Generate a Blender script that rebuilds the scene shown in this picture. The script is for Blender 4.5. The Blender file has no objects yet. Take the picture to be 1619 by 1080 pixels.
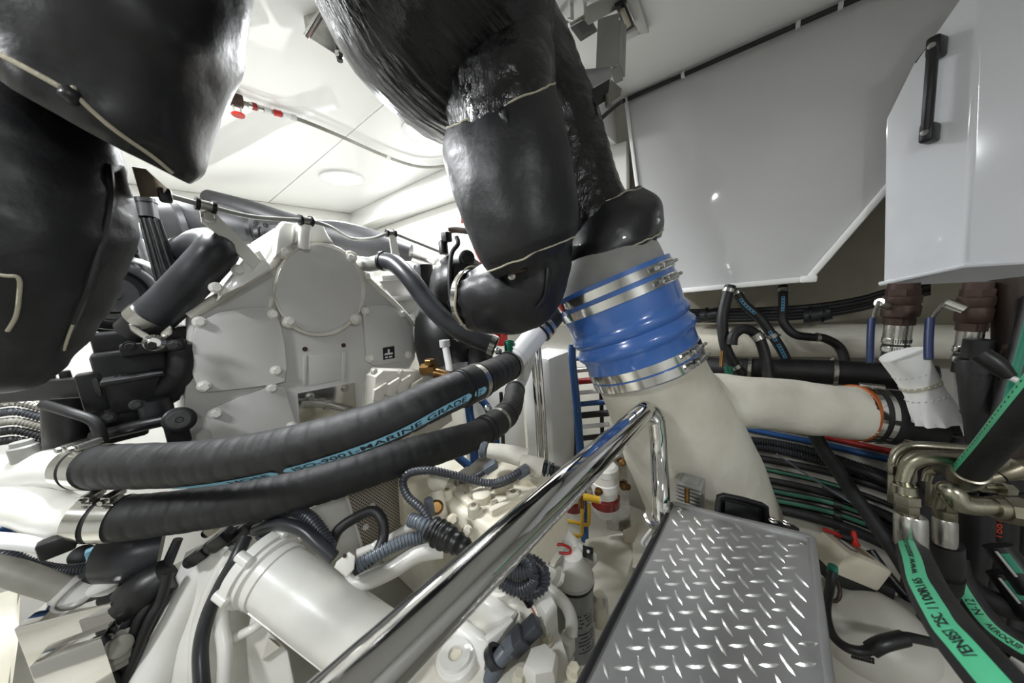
import bpy, bmesh, math, random
from mathutils import Vector, Matrix, noise
V = Vector
random.seed(7)
scene = bpy.context.scene
COL = scene.collection
PI = math.pi

# ---------------------------------------------------------------- camera
FPX, CX, CY = 500.0, 809.5, 540.0          # focal length and centre for a 1619 x 1080 frame
CAM = V((0, 0, 1.2))
_d1 = V((215 - CX, -(498 - CY), -FPX)).normalized()      # boat's fore-and-aft direction seen by the camera
_d2 = V((1239 - CX, -(429 - CY), -FPX)).normalized()     # athwartships direction
_up = _d2.cross(_d1).normalized()
_x = _d1.cross(_up).normalized()
ROT = Matrix((_x, _d1, _up))               # camera axes -> world axes
cam_data = bpy.data.cameras.new('camera')
cam_data.sensor_width = 36
cam_data.lens = 36 * FPX / 1619
cam_data.clip_start = 0.01
cam_data.dof.use_dof = True
cam_data.dof.focus_distance = 0.75
cam_data.dof.aperture_fstop = 7.1
cam = bpy.data.objects.new('camera', cam_data)
cam.matrix_world = Matrix.Translation(CAM) @ ROT.to_4x4()
COL.objects.link(cam)
scene.camera = cam

# ---------------------------------------------------------------- world, exposure, lamps
w = bpy.data.worlds.new('world'); scene.world = w; w.use_nodes = True
w.node_tree.nodes['Background'].inputs[0].default_value = (0.9, 0.95, 1, 1)
w.node_tree.nodes['Background'].inputs[1].default_value = 0.25
scene.view_settings.view_transform = 'Standard'
scene.view_settings.look = 'None'
scene.view_settings.gamma = 1
scene.view_settings.use_curve_mapping = False
scene.view_settings.exposure = 0.22

CEIL = 1.75
# ceiling downlights: (x, y, power in watts)
LAMPS = [(0.74, 0.936, 7.5), (0.70, 1.54, 8.5),
         (0.02, 0.90, 11.0), (0.0, 1.54, 8.5), (-0.55, 0.45, 6.0), (-0.25, -0.80, 7.5)]  # last lamp is an unseen fill, added aft to light the gearbox covers

# ---------------------------------------------------------------- helpers
def ray(x, y):
    return ROT @ V(((x - CX) / FPX, -(y - CY) / FPX, -1.0))
def P(x, y, d):
    return CAM + ray(x, y) * d
def onp(x, y, ax, v):
    r = ray(x, y); return CAM + r * ((v - CAM[ax]) / r[ax])
def S(x1, y1, x2, y2, d):
    """centre and radius of the ball that touches both sight lines"""
    a = ray(x1, y1).normalized(); b = ray(x2, y2).normalized()
    m = (a + b).normalized(); h = a.angle(b) / 2
    fwd = -(ROT @ V((0, 0, 1)))
    L = d / m.dot(fwd)
    return CAM + m * L, L * math.sin(h)
def dirpx(x1, y1, x2, y2, d):
    return (P(x2, y2, d) - P(x1, y1, d)).normalized()
XA, YA, ZA = V((1, 0, 0)), V((0, 1, 0)), V((0, 0, 1))

def frame(t, ref=None):
    t = t.normalized()
    r = ref if ref is not None else (ZA if abs(t.z) < 0.9 else XA)
    u = r - t * r.dot(t)
    if u.length < 1e-6:
        r = XA if abs(t.x) < 0.9 else YA
        u = r - t * r.dot(t)
    u.normalize()
    return u, t.cross(u)

def catmull(pts, n, vals=None, closed=False):
    m = len(pts)
    if m < 3 and not closed:
        out, ov = [], []
        for i in range(n + 1):
            f = i / n
            out.append(pts[0].lerp(pts[-1], f))
            if vals: ov.append(vals[0] + (vals[-1] - vals[0]) * f)
        return out, ov
    out, ov = [], []
    rng = m if closed else m - 1
    for i in range(rng):
        if closed:
            p = [pts[(i - 1) % m], pts[i], pts[(i + 1) % m], pts[(i + 2) % m]]
            if vals: q = [vals[(i - 1) % m], vals[i], vals[(i + 1) % m], vals[(i + 2) % m]]
        else:
            p = [pts[max(i - 1, 0)], pts[i], pts[i + 1], pts[min(i + 2, m - 1)]]
            if vals: q = [vals[max(i - 1, 0)], vals[i], vals[i + 1], vals[min(i + 2, m - 1)]]
        for k in range(n):
            t = k / n
            f = lambda a, b, c, d: 0.5 * ((2 * b) + (c - a) * t + (2 * a - 5 * b + 4 * c - d) * t * t + (3 * b - a - 3 * c + d) * t ** 3)
            out.append(f(*p))
            if vals: ov.append(f(*q))
    if not closed:
        out.append(pts[-1].copy())
        if vals: ov.append(vals[-1])
    return out, ov

def resample(pts, step, vals=None):
    L = [0]
    for a, b in zip(pts, pts[1:]): L.append(L[-1] + (b - a).length)
    n = max(2, int(L[-1] / step))
    out, ov, j = [], [], 0
    for i in range(n + 1):
        s = L[-1] * i / n
        while j < len(pts) - 2 and L[j + 1] < s: j += 1
        f = (s - L[j]) / max(1e-9, L[j + 1] - L[j])
        out.append(pts[j].lerp(pts[j + 1], f))
        if vals: ov.append(vals[j] + (vals[j + 1] - vals[j]) * f)
    return out, ov

class B:
    """collects shapes into one mesh"""
    def __init__(s): s.bm = bmesh.new()
    def _ring(s, c, u, v, ru, rv, seg):
        return [s.bm.verts.new(c + u * (math.cos(2 * PI * k / seg) * ru) + v * (math.sin(2 * PI * k / seg) * rv)) for k in range(seg)]
    def _skin(s, rings, cap0=True, cap1=True, closed=False):
        n = len(rings[0])
        R = rings + ([rings[0]] if closed else [])
        for a, b in zip(R, R[1:]):
            for k in range(n):
                s.bm.faces.new((a[k], a[(k + 1) % n], b[(k + 1) % n], b[k]))
        if not closed:
            if cap0: s.bm.faces.new(rings[0][::-1])
            if cap1: s.bm.faces.new(rings[-1])
    def tube(s, pts, r, seg=16, sub=5, closed=False, cap=True, rib=None, disp=None, flat=1.0, ref=None, norms=None):
        pts = [V(p) for p in pts]
        rs = list(r) if isinstance(r, (list, tuple)) else [r] * len(pts)
        if sub > 1:
            if norms: norms, _ = catmull([V(q) for q in norms], sub)
            pts, rs = catmull(pts, sub, rs, closed)
        if rib:
            pts, rs = resample(pts, rib[0] / 4, rs)
            rs = [q + rib[1] * (0.0, 1.0, 1.0, 0.0)[i % 4] for i, q in enumerate(rs)]
        n = len(pts); u = None; rings = []; s.loops = []
        for i, p in enumerate(pts):
            if closed: t = pts[(i + 1) % n] - pts[i - 1]
            else: t = pts[min(i + 1, n - 1)] - pts[max(i - 1, 0)]
            if norms: t = norms[i]
            t = t.normalized()
            if u is None or ref is not None: u, v = frame(t, ref)
            else:
                u = (u - t * u.dot(t)).normalized(); v = t.cross(u)
            rg = []
            for k in range(seg):
                a = 2 * PI * k / seg
                d = u * math.cos(a) + v * (math.sin(a) * flat)
                q = p + d * rs[i]
                if disp: q = q + d * disp(q, i / (n - 1), a)
                rg.append(s.bm.verts.new(q))
            rings.append(rg); s.loops.append([q.co.copy() for q in rg])
        s._skin(rings, cap, cap, closed)
        return s
    def lathe(s, o, ax, prof, seg=24, cap=True):
        o = V(o); ax = V(ax).normalized(); u, v = frame(ax)
        rings = [s._ring(o + ax * t, u, v, max(r, 1e-5), max(r, 1e-5), seg) for t, r in prof]
        s._skin(rings, cap, cap)
        return s
    def ring(s, o, ax, r0, r1, t0, t1, seg=32):
        """band with a hole"""
        o = V(o); ax = V(ax).normalized(); u, v = frame(ax)
        R = [s._ring(o + ax * t, u, v, r, r, seg) for t, r in ((t0, r1), (t1, r1), (t1, r0), (t0, r0))]
        s._skin(R, closed=True)
        return s
    def box(s, c, size, ax=None, bev=0.0, seg=2):
        c = V(c); ax = ax or (XA, YA, ZA); h = [q / 2 for q in size]
        vs = [s.bm.verts.new(c + ax[0] * (h[0] * i) + ax[1] * (h[1] * j) + ax[2] * (h[2] * k)) for i in (-1, 1) for j in (-1, 1) for k in (-1, 1)]
        fs = [s.bm.faces.new([vs[q] for q in f]) for f in ((0, 1, 3, 2), (4, 6, 7, 5), (0, 4, 5, 1), (2, 3, 7, 6), (0, 2, 6, 4), (1, 5, 7, 3))]
        if bev:
            es = {e for f in fs for e in f.edges}
            bmesh.ops.bevel(s.bm, geom=list(es), offset=bev, segments=seg, affect='EDGES', profile=0.5, clamp_overlap=True)
        return s
    def prism(s, pts, vec, bev=0.0, seg=2, capbev=False):
        pts = [V(p) for p in pts]; vec = V(vec)
        a = [s.bm.verts.new(p) for p in pts]; b = [s.bm.verts.new(p + vec) for p in pts]
        n = len(a)
        f0 = s.bm.faces.new(a[::-1]); f1 = s.bm.faces.new(b)
        fs = [s.bm.faces.new((a[i], a[(i + 1) % n], b[(i + 1) % n], b[i])) for i in range(n)]
        if bev:
            es = set(f1.edges) | (set() if capbev else set(f0.edges))
            bmesh.ops.bevel(s.bm, geom=list(es), offset=bev, segments=seg, affect='EDGES', profile=0.5, clamp_overlap=True)
        return s
    def hexhead(s, p, ax, r, h, flange=True):
        p = V(p); ax = V(ax).normalized(); u, v = frame(ax)
        if flange: s.lathe(p, ax, [(0, r * 1.35), (h * 0.22, r * 1.3), (h * 0.26, r * 0.9)], 16)
        R = [s._ring(p + ax * t, u, v, q, q, 6) for t, q in ((h * 0.2, r), (h * 0.9, r), (h, r * 0.86))]
        s._skin(R)
        return s
    def sphere(s, c, r, sx=1, sy=1, sz=1, seg=20, ax=None):
        ax = ax or (XA, YA, ZA); c = V(c); rings = []
        n = seg // 2
        for i in range(1, n):
            th = PI * i / n; q = math.sin(th) * r; z = math.cos(th) * r
            rings.append([s.bm.verts.new(c + ax[0] * (math.cos(2 * PI * k / seg) * q * sx) + ax[1] * (math.sin(2 * PI * k / seg) * q * sy) + ax[2] * (z * sz)) for k in range(seg)])
        s._skin(rings, False, False)
        t = s.bm.verts.new(c + ax[2] * (r * sz)); b = s.bm.verts.new(c - ax[2] * (r * sz))
        for k in range(seg):
            s.bm.faces.new((t, rings[0][k], rings[0][(k + 1) % seg]))
            s.bm.faces.new((b, rings[-1][(k + 1) % seg], rings[-1][k]))
        return s
    def obj(s, name, m, parent=None, angle=40, kind=None, label=None):
        bmesh.ops.recalc_face_normals(s.bm, faces=s.bm.faces)
        root = parent
        while root is not None and root.parent is not None: root = root.parent
        if root is not None:
            bmesh.ops.translate(s.bm, verts=s.bm.verts, vec=-root.location)
            o_loc = V((0, 0, 0))
        else:
            lo = V((min(v.co.x for v in s.bm.verts) + max(v.co.x for v in s.bm.verts), min(v.co.y for v in s.bm.verts) + max(v.co.y for v in s.bm.verts), 2 * min(v.co.z for v in s.bm.verts))) / 2
            bmesh.ops.translate(s.bm, verts=s.bm.verts, vec=-lo); o_loc = lo
        me = bpy.data.meshes.new(name)
        s.bm.to_mesh(me); s.bm.free()
        for p in me.polygons: p.use_smooth = True
        me.set_sharp_from_angle(angle=math.radians(angle))
        o = bpy.data.objects.new(name, me); COL.objects.link(o)
        o.location = o_loc
        if m: me.materials.append(m)
        if parent is not None: o.parent = parent
        if kind: o['kind'] = kind
        if label: o['label'] = label
        return o

from mathutils.bvhtree import BVHTree
_bvh = {}
def hit(o, x, y, lift=0.0, normal=False):
    """where the sight line through a pixel meets a finished mesh"""
    if o.name not in _bvh:
        root = o
        while root.parent is not None: root = root.parent
        off = root.location
        _bvh[o.name] = BVHTree.FromPolygons([v.co + off for v in o.data.vertices], [list(p.vertices) for p in o.data.polygons])
    r = ray(x, y).normalized(); h = _bvh[o.name].ray_cast(CAM, r)
    if h[0] is None: return None
    n = h[1] if h[1].dot(r) < 0 else -h[1]
    return (h[0] + n * lift, n) if normal else h[0] + n * lift
def on_surface(o, pts, lift):
    return [q for q in (hit(o, x, y, lift) for x, y in pts) if q is not None]
def thing(name, label, cat, loc, group=None):
    o = bpy.data.objects.new(name, None); o.empty_display_size = 0.02
    COL.objects.link(o); o.location = V(loc); o['label'] = label; o['category'] = cat
    if group: o['group'] = group
    return o
def tag(o, label, cat, group=None, kind=None):
    o['label'] = label; o['category'] = cat
    if group: o['group'] = group
    if kind: o['kind'] = kind
    return o
def struct(o, label=None):
    o['kind'] = 'structure'
    if label: o['label'] = label
    return o

# ---- surfaces along a tube: printed stripes and lettering
class Path:
    def __init__(s, pts, sub=8):
        s.p, _ = catmull([V(q) for q in pts], sub) if sub > 1 else (pts, None)
        s.L = [0]
        for a, b in zip(s.p, s.p[1:]): s.L.append(s.L[-1] + (b - a).length)
        s.len = s.L[-1]
    def at(s, u):
        u = min(max(u, 0), s.len); j = 0
        while j < len(s.p) - 2 and s.L[j + 1] < u: j += 1
        f = (u - s.L[j]) / max(1e-9, s.L[j + 1] - s.L[j])
        def tg(i): return (s.p[min(i + 1, len(s.p) - 1)] - s.p[max(i - 1, 0)]).normalized()
        return s.p[j].lerp(s.p[j + 1], f), tg(j).lerp(tg(j + 1), f).normalized()
    def surf(s, u, a, r, ref):
        """point on the surface at arc length u; a is the angle from ref (a function of u or a vector)"""
        c, t = s.at(u)
        q = ref(u / s.len) if callable(ref) else ref
        x, y = frame(t, q)
        return c + (x * math.cos(a) + y * math.sin(a)) * r
def stripe(path, r, ref, u0, u1, wid, m, name, parent, lift=0.0006, rounded=False, n=None):
    b = B(); n = n or max(6, int((u1 - u0) / 0.006)); ha = wid / 2 / r; rows = []
    for i in range(n + 1):
        u = u0 + (u1 - u0) * i / n; k = 1.0
        if rounded:
            e = min(u - u0, u1 - u); rr = wid * 0.5
            k = math.sqrt(max(0.0, 1 - (1 - e / rr) ** 2)) if e < rr else 1
            k = max(k, 0.25)
        rows.append([b.bm.verts.new(path.surf(u, ha * k * (j / 3 - 1), r + lift, ref)) for j in range(7)])
    for a, c in zip(rows, rows[1:]):
        for j in range(6): b.bm.faces.new((a[j], a[j + 1], c[j + 1], c[j]))
    return b.obj(name, m, parent)
def text_mesh(body, spacing=1.0):
    cu = bpy.data.curves.new('lettering', 'FONT'); cu.body = body; cu.size = 1; cu.resolution_u = 3
    cu.space_character = spacing; cu.offset = 0.012
    o = bpy.data.objects.new('lettering', cu); COL.objects.link(o)
    dg = bpy.context.evaluated_depsgraph_get(); dg.update()
    me = bpy.data.meshes.new_from_object(o.evaluated_get(dg))
    bpy.data.objects.remove(o); bpy.data.curves.remove(cu)
    return me
def text_place(body, fn, h, m, name, parent, width=None, spacing=1.0):
    """fn maps (u along, v across; metres, centred on v) to a world point"""
    me = text_mesh(body, spacing)
    xs = [v.co.x for v in me.vertices]; ys = [v.co.y for v in me.vertices]
    x0, x1, y0, y1 = min(xs), max(xs), min(ys), max(ys)
    sy = h / (y1 - y0); sx = (width / (x1 - x0)) if width else sy
    b = B(); b.bm.from_mesh(me); bpy.data.meshes.remove(me)
    for v in b.bm.verts: v.co = fn((v.co.x - x0) * sx, (v.co.y - (y0 + y1) / 2) * sy)
    return b.obj(name, m, parent, angle=180)
def text_tube(body, path, r, ref, u0, h, m, parent, width=None, flip=False, lift=0.0011, spacing=1.0):
    sg = -1 if flip else 1
    return text_place(body, lambda u, v: path.surf(u0 + u * sg, -v * sg / r, r + lift, ref), h, m, 'lettering', parent, width, spacing)

# ---------------------------------------------------------------- materials
def lin(c):
    if isinstance(c, str):
        c = [int(c[i:i + 2], 16) / 255 for i in (0, 2, 4)]
        c = [q / 12.92 if q <= 0.04045 else ((q + 0.055) / 1.055) ** 2.4 for q in c]
    return (*c[:3], 1)
def mat(name, col, rough=0.5, metal=0.0, col2=None, nscale=8.0, ndet=4.0, nlo=0.4, nhi=0.65, bump=0.0, bscale=40.0, coat=0.0, rough2=None, stretch=None, bdist=0.002, spec=None):
    m = bpy.data.materials.new(name); m.use_nodes = True
    nt = m.node_tree; bs = nt.nodes['Principled BSDF']
    bs.inputs['Base Color'].default_value = lin(col)
    bs.inputs['Roughness'].default_value = rough
    bs.inputs['Metallic'].default_value = metal
    if coat: bs.inputs['Coat Weight'].default_value = coat; bs.inputs['Coat Roughness'].default_value = 0.05
    if spec is not None: bs.inputs['Specular IOR Level'].default_value = spec
    tc = nt.nodes.new('ShaderNodeTexCoord'); mp = nt.nodes.new('ShaderNodeMapping')
    nt.links.new(tc.outputs['Object'], mp.inputs[0])
    if stretch: mp.inputs['Scale'].default_value = stretch
    if col2 is not None or rough2 is not None:
        nz = nt.nodes.new('ShaderNodeTexNoise'); nz.inputs['Scale'].default_value = nscale; nz.inputs['Detail'].default_value = ndet
        nt.links.new(mp.outputs[0], nz.inputs['Vector'])
        mr = nt.nodes.new('ShaderNodeMapRange'); mr.inputs[1].default_value = nlo; mr.inputs[2].default_value = nhi
        nt.links.new(nz.outputs['Fac'], mr.inputs[0])
        if col2 is not None:
            mx = nt.nodes.new('ShaderNodeMix'); mx.data_type = 'RGBA'
            mx.inputs[6].default_value = lin(col); mx.inputs[7].default_value = lin(col2)
            nt.links.new(mr.outputs[0], mx.inputs[0]); nt.links.new(mx.outputs[2], bs.inputs['Base Color'])
        if rough2 is not None:
            m2 = nt.nodes.new('ShaderNodeMapRange'); m2.inputs[3].default_value = rough; m2.inputs[4].default_value = rough2
            nt.links.new(mr.outputs[0], m2.inputs[0]); nt.links.new(m2.outputs[0], bs.inputs['Roughness'])
    if bump:
        n2 = nt.nodes.new('ShaderNodeTexNoise'); n2.inputs['Scale'].default_value = bscale; n2.inputs['Detail'].default_value = 5
        nt.links.new(mp.outputs[0], n2.inputs['Vector'])
        bp = nt.nodes.new('ShaderNodeBump'); bp.inputs['Strength'].default_value = bump; bp.inputs['Distance'].default_value = bdist
        nt.links.new(n2.outputs['Fac'], bp.inputs['Height']); nt.links.new(bp.outputs[0], bs.inputs['Normal'])
    return m
M = {}
M['ceiling'] = mat('ceiling gloss white', 'ececea', 0.03, bump=0.03, bscale=1.5, bdist=0.02, coat=0.3)
M['wall'] = mat('wall white', 'e4e3de', 0.25, bump=0.05, bscale=6, bdist=0.01)
M['hull'] = mat('hull fibreglass', 'b9b4a2', 0.6, col2='a6a18f', nscale=5, bump=0.4, bscale=18)
M['aft'] = mat('aft bulkhead white', 'd8d8d6', 0.4, col2='d0d0ce')
M['bilge'] = mat('bilge sole', '8a8880', 0.5, col2='75736a', nscale=4)
M['floor'] = mat('bilge paint', 'dedbd0', 0.4, col2='c2bdac', nscale=4, bump=0.15, bscale=12)
M['tank'] = mat('tank gloss white', 'bcbcbc', 0.05, col2='b6b6b5', nscale=2, bump=0.04, bscale=3, bdist=0.01, coat=0.3)
M['tankw'] = mat('tank bright white', 'dfe1e6', 0.12, col2='d8dade', nscale=2, bump=0.04, bscale=3, bdist=0.01, coat=0.3)
M['tanksatin'] = mat('satin tank paint', 'b8b5ac', 0.4, col2='aaa79d', nscale=6)
M['trim'] = mat('white trim', 'e8e8e6', 0.3)
M['paint'] = mat('engine white paint', 'e6e5e0', 0.32, col2='dcdad2', nscale=9, bump=0.12, bscale=120, coat=0.2)
M['cast'] = mat('cast white paint', 'e2dfd6', 0.4, col2='d2cdc0', nscale=14, bump=0.35, bscale=160, coat=0.1)
M['cream'] = mat('aged cream paint', 'e0dac8', 0.42, col2='c4b9a0', nscale=10, nlo=0.5, nhi=0.75, bump=0.3, bscale=110)
M['cover'] = mat('grey white cover', 'c9c8c5', 0.38, col2='c2c0bc', nscale=5, bump=0.08, bscale=200)
M['boltw'] = mat('painted bolt', 'e8e6e0', 0.3)
M['hole'] = mat('dark hole', '3a2a26', 0.8)
M['vinyl'] = mat('black vinyl', '131316', 0.36, col2='1d1d21', nscale=6, bump=0.5, bscale=18, rough2=0.5, bdist=0.006, coat=0.25)
M['vinyl2'] = mat('worn black vinyl', '17171a', 0.44, col2='28282b', nscale=9, nlo=0.5, nhi=0.8, bump=0.5, bscale=22, bdist=0.006)
M['wrap'] = mat('black tape wrap', '0a0a0b', 0.16, col2='141416', nscale=14, bump=0.9, bscale=16, rough2=0.42, stretch=(0.6, 5.0, 2.2), bdist=0.006)
M['hullw'] = mat('hull bottom paint', 'aaa79d', 0.45, col2='949085', nscale=4, bump=0.15, bscale=12)
M['cord'] = mat('cream piping cord', 'b7b09c', 0.7, bump=0.5, bscale=300)
M['rubber'] = mat('black rubber', '121213', 0.52, col2='1d1d1f', nscale=20, bump=0.2, bscale=90)
M['rubber2'] = mat('cloth wrapped hose', '111112', 0.6, col2='212122', nscale=26, nlo=0.45, nhi=0.75, bump=0.35, bscale=90)
M['greyrubber'] = mat('dark grey rubber', '28282a', 0.5, col2='343436', nscale=10, bump=0.1, bscale=60)
M['satin'] = mat('charcoal satin hose', '242528', 0.34, col2='303236', nscale=20, bump=0.05, bscale=60)
M['blackmetal'] = mat('black painted metal', '0d0d0f', 0.38, col2='1a1a1c', nscale=12, bump=0.3, bscale=70)
M['plastic'] = mat('black plastic', '0e0e10', 0.4, bump=0.05, bscale=60)
M['conduit'] = mat('corrugated conduit', '3a3d43', 0.36)
M['conduitg'] = mat('grey conduit', '5d646c', 0.35)
M['steel'] = mat('brushed stainless', 'c9c8c4', 0.22, 1.0, col2='aeaca6', nscale=30, rough2=0.34)
M['steelb'] = mat('bright stainless', 'd6d5d1', 0.14, 1.0, bump=0.02, bscale=15)
M['chrome'] = mat('polished rail', 'd5d4d2', 0.05, 1.0, bump=0.03, bscale=5, bdist=0.01)
M['alloy'] = mat('worn aluminium', 'b2b2b2', 0.36, 0.8, col2='949493', nscale=7, rough2=0.5, bump=0.1, bscale=60)
M['alloylug'] = mat('bright lug', 'dededc', 0.28, 0.9)
M['tan'] = mat('tan metal', '9a8a76', 0.5, 0.2, col2='7d6e5c', nscale=20)
M['zinc'] = mat('yellow zinc', 'aba796', 0.24, 1.0, col2='878170', nscale=18, rough2=0.4)
M['bronze'] = mat('bronze valve', '493831', 0.5, 0.4, col2='33261f', nscale=16, bump=0.4, bscale=80)
M['brass'] = mat('brass', '8d6a3c', 0.35, 0.8, col2='5c4326', nscale=20)
M['blue'] = mat('blue silicone', '3c66ad', 0.24, col2='456fb5', nscale=4, bump=0.08, bscale=25, coat=0.4)
M['bluehose'] = mat('blue hose', '1c4578', 0.4)
M['bluegrip'] = mat('blue vinyl grip', '142750', 0.4)
M['lagging'] = mat('painted cloth lagging', 'd8d4c8', 0.5, col2='c3bdad', nscale=5, bump=0.7, bscale=12, bdist=0.010)
M['midblue'] = mat('mid blue print', '4a86a6', 0.5)
M['orange'] = mat('orange silicone', 'a8551f', 0.55)
M['red'] = mat('red', 'b0231c', 0.4)
M['redcup'] = mat('dark red bowl', '7a1614', 0.2, coat=0.5)
M['yellow'] = mat('yellow tube', 'd3a92b', 0.4)
M['green'] = mat('green stripe', '52b98b', 0.5)
M['teal'] = mat('teal cap', '157057', 0.4)
M['paleblue'] = mat('pale blue print', '7fb6cf', 0.5)
M['ink'] = mat('black ink', '14161a', 0.6)
M['redink'] = mat('orange red print', 'c2452c', 0.6)
M['whitep'] = mat('white plastic', 'dedede', 0.35)
M['beige'] = mat('beige plastic', 'cfc8b6', 0.45, col2='bdb4a0', nscale=10)
M['filter'] = mat('grey canister', '8d908f', 0.32, coat=0.2)
M['paper'] = mat('absorbent pad', 'e4e4e2', 0.85, bump=0.5, bscale=40)
M['grey'] = mat('grey paint', '9c9c98', 0.4, col2='8b8b86', nscale=9)
M['greypipe'] = mat('grey pipe', '8c8a82', 0.5, col2='737066', nscale=9)
M['redcable'] = mat('red cable', '8e1d1a', 0.45)
M['copper'] = mat('brown pipe', '33261f', 0.5, 0.3)
# ---------------------------------------------------------------- the room
X0, X1, Y0, Y1 = -1.7, 1.40, -1.3, 2.17
struct(B().box(((X0 + X1) / 2, (Y0 + Y1) / 2, -0.03), (X1 - X0, Y1 - Y0, 0.06)).obj('floor', M['bilge']))
struct(B().box(((X0 + X1) / 2, Y1 + 0.03, CEIL / 2), (X1 - X0 + 0.12, 0.06, CEIL + 0.12)).obj('wall_forward', M['wall']))
struct(B().box(((X0 + X1) / 2, Y0 - 0.03, CEIL / 2), (X1 - X0 + 0.12, 0.06, CEIL + 0.12)).obj('wall_back', M['aft']))
struct(B().box((X0 - 0.03, (Y0 + Y1) / 2, CEIL / 2), (0.06, Y1 - Y0, CEIL + 0.12)).obj('wall_left', M['wall']))
struct(B().box((X1 + 0.03, (Y0 + Y1) / 2, CEIL / 2), (0.06, Y1 - Y0, CEIL + 0.12)).obj('wall_right', M['hull']))
ceil = struct(B().box(((X0 + X1) / 2, (Y0 + Y1) / 2, CEIL + 0.04), (X1 - X0, Y1 - Y0, 0.04)).obj('ceiling', M['wall']))
xs = [X0, -0.75, -0.1, 0.56, 1.07, X1]
ys = [Y0, -0.55, Y1]
for i in range(len(xs) - 1):
    for j in range(len(ys) - 1):
        g = 0.0012
        B().box(((xs[i] + xs[i + 1]) / 2, (ys[j] + ys[j + 1]) / 2, CEIL + 0.01), (xs[i + 1] - xs[i] - 2 * g, ys[j + 1] - ys[j] - 2 * g, 0.02), bev=0.001, seg=1).obj('ceiling_panel', M['ceiling'], ceil)
# cornice where the inner lining meets the deck head, and the lining itself
struct(B().box((1.05, 1.30, 1.70), (0.13, 1.72, 0.10), bev=0.006).obj('trim_1', M['ceiling']))
struct(B().box((1.125, 1.285, 1.42), (0.03, 1.75, 0.46), bev=0.002).obj('trim_2', M['wall']))
struct(B().box((0.0, 2.155, 1.71), (2.0, 0.03, 0.08), bev=0.006).obj('trim_3', M['wall']))
# raised white bilge platform between the engine and the hull, and the white walkway on the left
struct(B().box((0.97, 0.62, 0.19), (0.86, 1.5, 0.38), bev=0.012).obj('trim_4', M['floor']))
struct(B().box((-0.95, 1.15, 0.24), (0.9, 2.0, 0.48), bev=0.01).obj('trim_5', M['floor']))

# ---------------------------------------------------------------- ceiling downlights
def emis(name, col, s):
    m = bpy.data.materials.new(name); m.use_nodes = True
    bs = m.node_tree.nodes['Principled BSDF']
    bs.inputs['Base Color'].default_value = lin('ffffff'); bs.inputs['Emission Color'].default_value = lin(col); bs.inputs['Emission Strength'].default_value = s
    return m
M['lens'] = emis('lamp lens', 'ffffff', 12.0)
names = ['round white ceiling downlight right beside the black exhaust pipe', 'round white ceiling downlight further forward above the engine']
for i, (lx, ly, pw) in enumerate(LAMPS):
    lab = names[i] if i < 2 else ['round ceiling downlight over the left engine side', 'round ceiling downlight forward on the left', 'round ceiling downlight outboard left', 'unseen fill downlight added aft on the left'][i - 2]
    t = thing('ceiling_light', lab, 'light', (lx, ly, CEIL), 'round downlights in the deck head')
    B().ring((lx, ly, CEIL - 0.008), ZA, 0.078, 0.092, 0, 0.008, 40).obj('bezel', M['trim'], t)
    B().lathe((lx, ly, CEIL - 0.0045), ZA, [(0, 0.079), (0.0045, 0.079)], 40).obj('lens', M['lens'], t)
    ld = bpy.data.lights.new('downlight', 'AREA'); ld.shape = 'DISK'; ld.size = 0.15; ld.energy = pw
    ld.color = (0.95, 0.98, 1.0)
    lo = bpy.data.objects.new('lamp', ld); COL.objects.link(lo); lo.parent = t; lo.location = (0, 0, -0.012)

# ---------------------------------------------------------------- storage tank panel on the right
def polyX(pts, xv): return [onp(x, y, 0, xv) for x, y in pts]
TX = 1.065
t = thing('storage_tank', 'large glossy grey-white tank panel with white edge trim under the ceiling cable', 'tank', (TX, 0.1, 1.15))
bot_l, bot_r, diag = onp(1030, 464, 0, TX), onp(1278, 441, 0, TX), onp(1400, 297, 0, TX)
top_l = onp(990, 157, 0, TX); top_l.z = CEIL - 0.004
dd = (diag - bot_r); far = diag + dd * 2.2; far.z = min(far.z, CEIL - 0.004)
top_r = V((TX, far.y, CEIL - 0.004))
shape = [top_l, bot_l, bot_r, far] + ([top_r] if far.z < CEIL - 0.01 else [])
B().prism(shape, (0.25, 0, 0)).obj('body', M['tank'], t)
def strip(a, b, wd, th, name, m, par, outn):
    d = (b - a).normalized(); n = V(outn)
    u = d.cross(n).normalized()
    return B().box((a + b) / 2 + n * (th / 2), ((b - a).length, wd, th), (d, u, n), bev=min(wd, th) * 0.25).obj(name, m, par)
strip(bot_l, bot_r, 0.014, 0.012, 'bottom_trim', M['trim'], t, (-1, 0, 0))
strip(bot_r, far, 0.014, 0.012, 'bottom_trim', M['trim'], t, (-1, 0, 0))
strip(top_l, bot_l, 0.010, 0.006, 'side_trim', M['trim'], t, (-1, 0, 0))
B().box(bot_r + V((-0.010, 0, 0)), (0.022, 0.03, 0.017), bev=0.004).obj('corner_cap', M['trim'], t)

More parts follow.
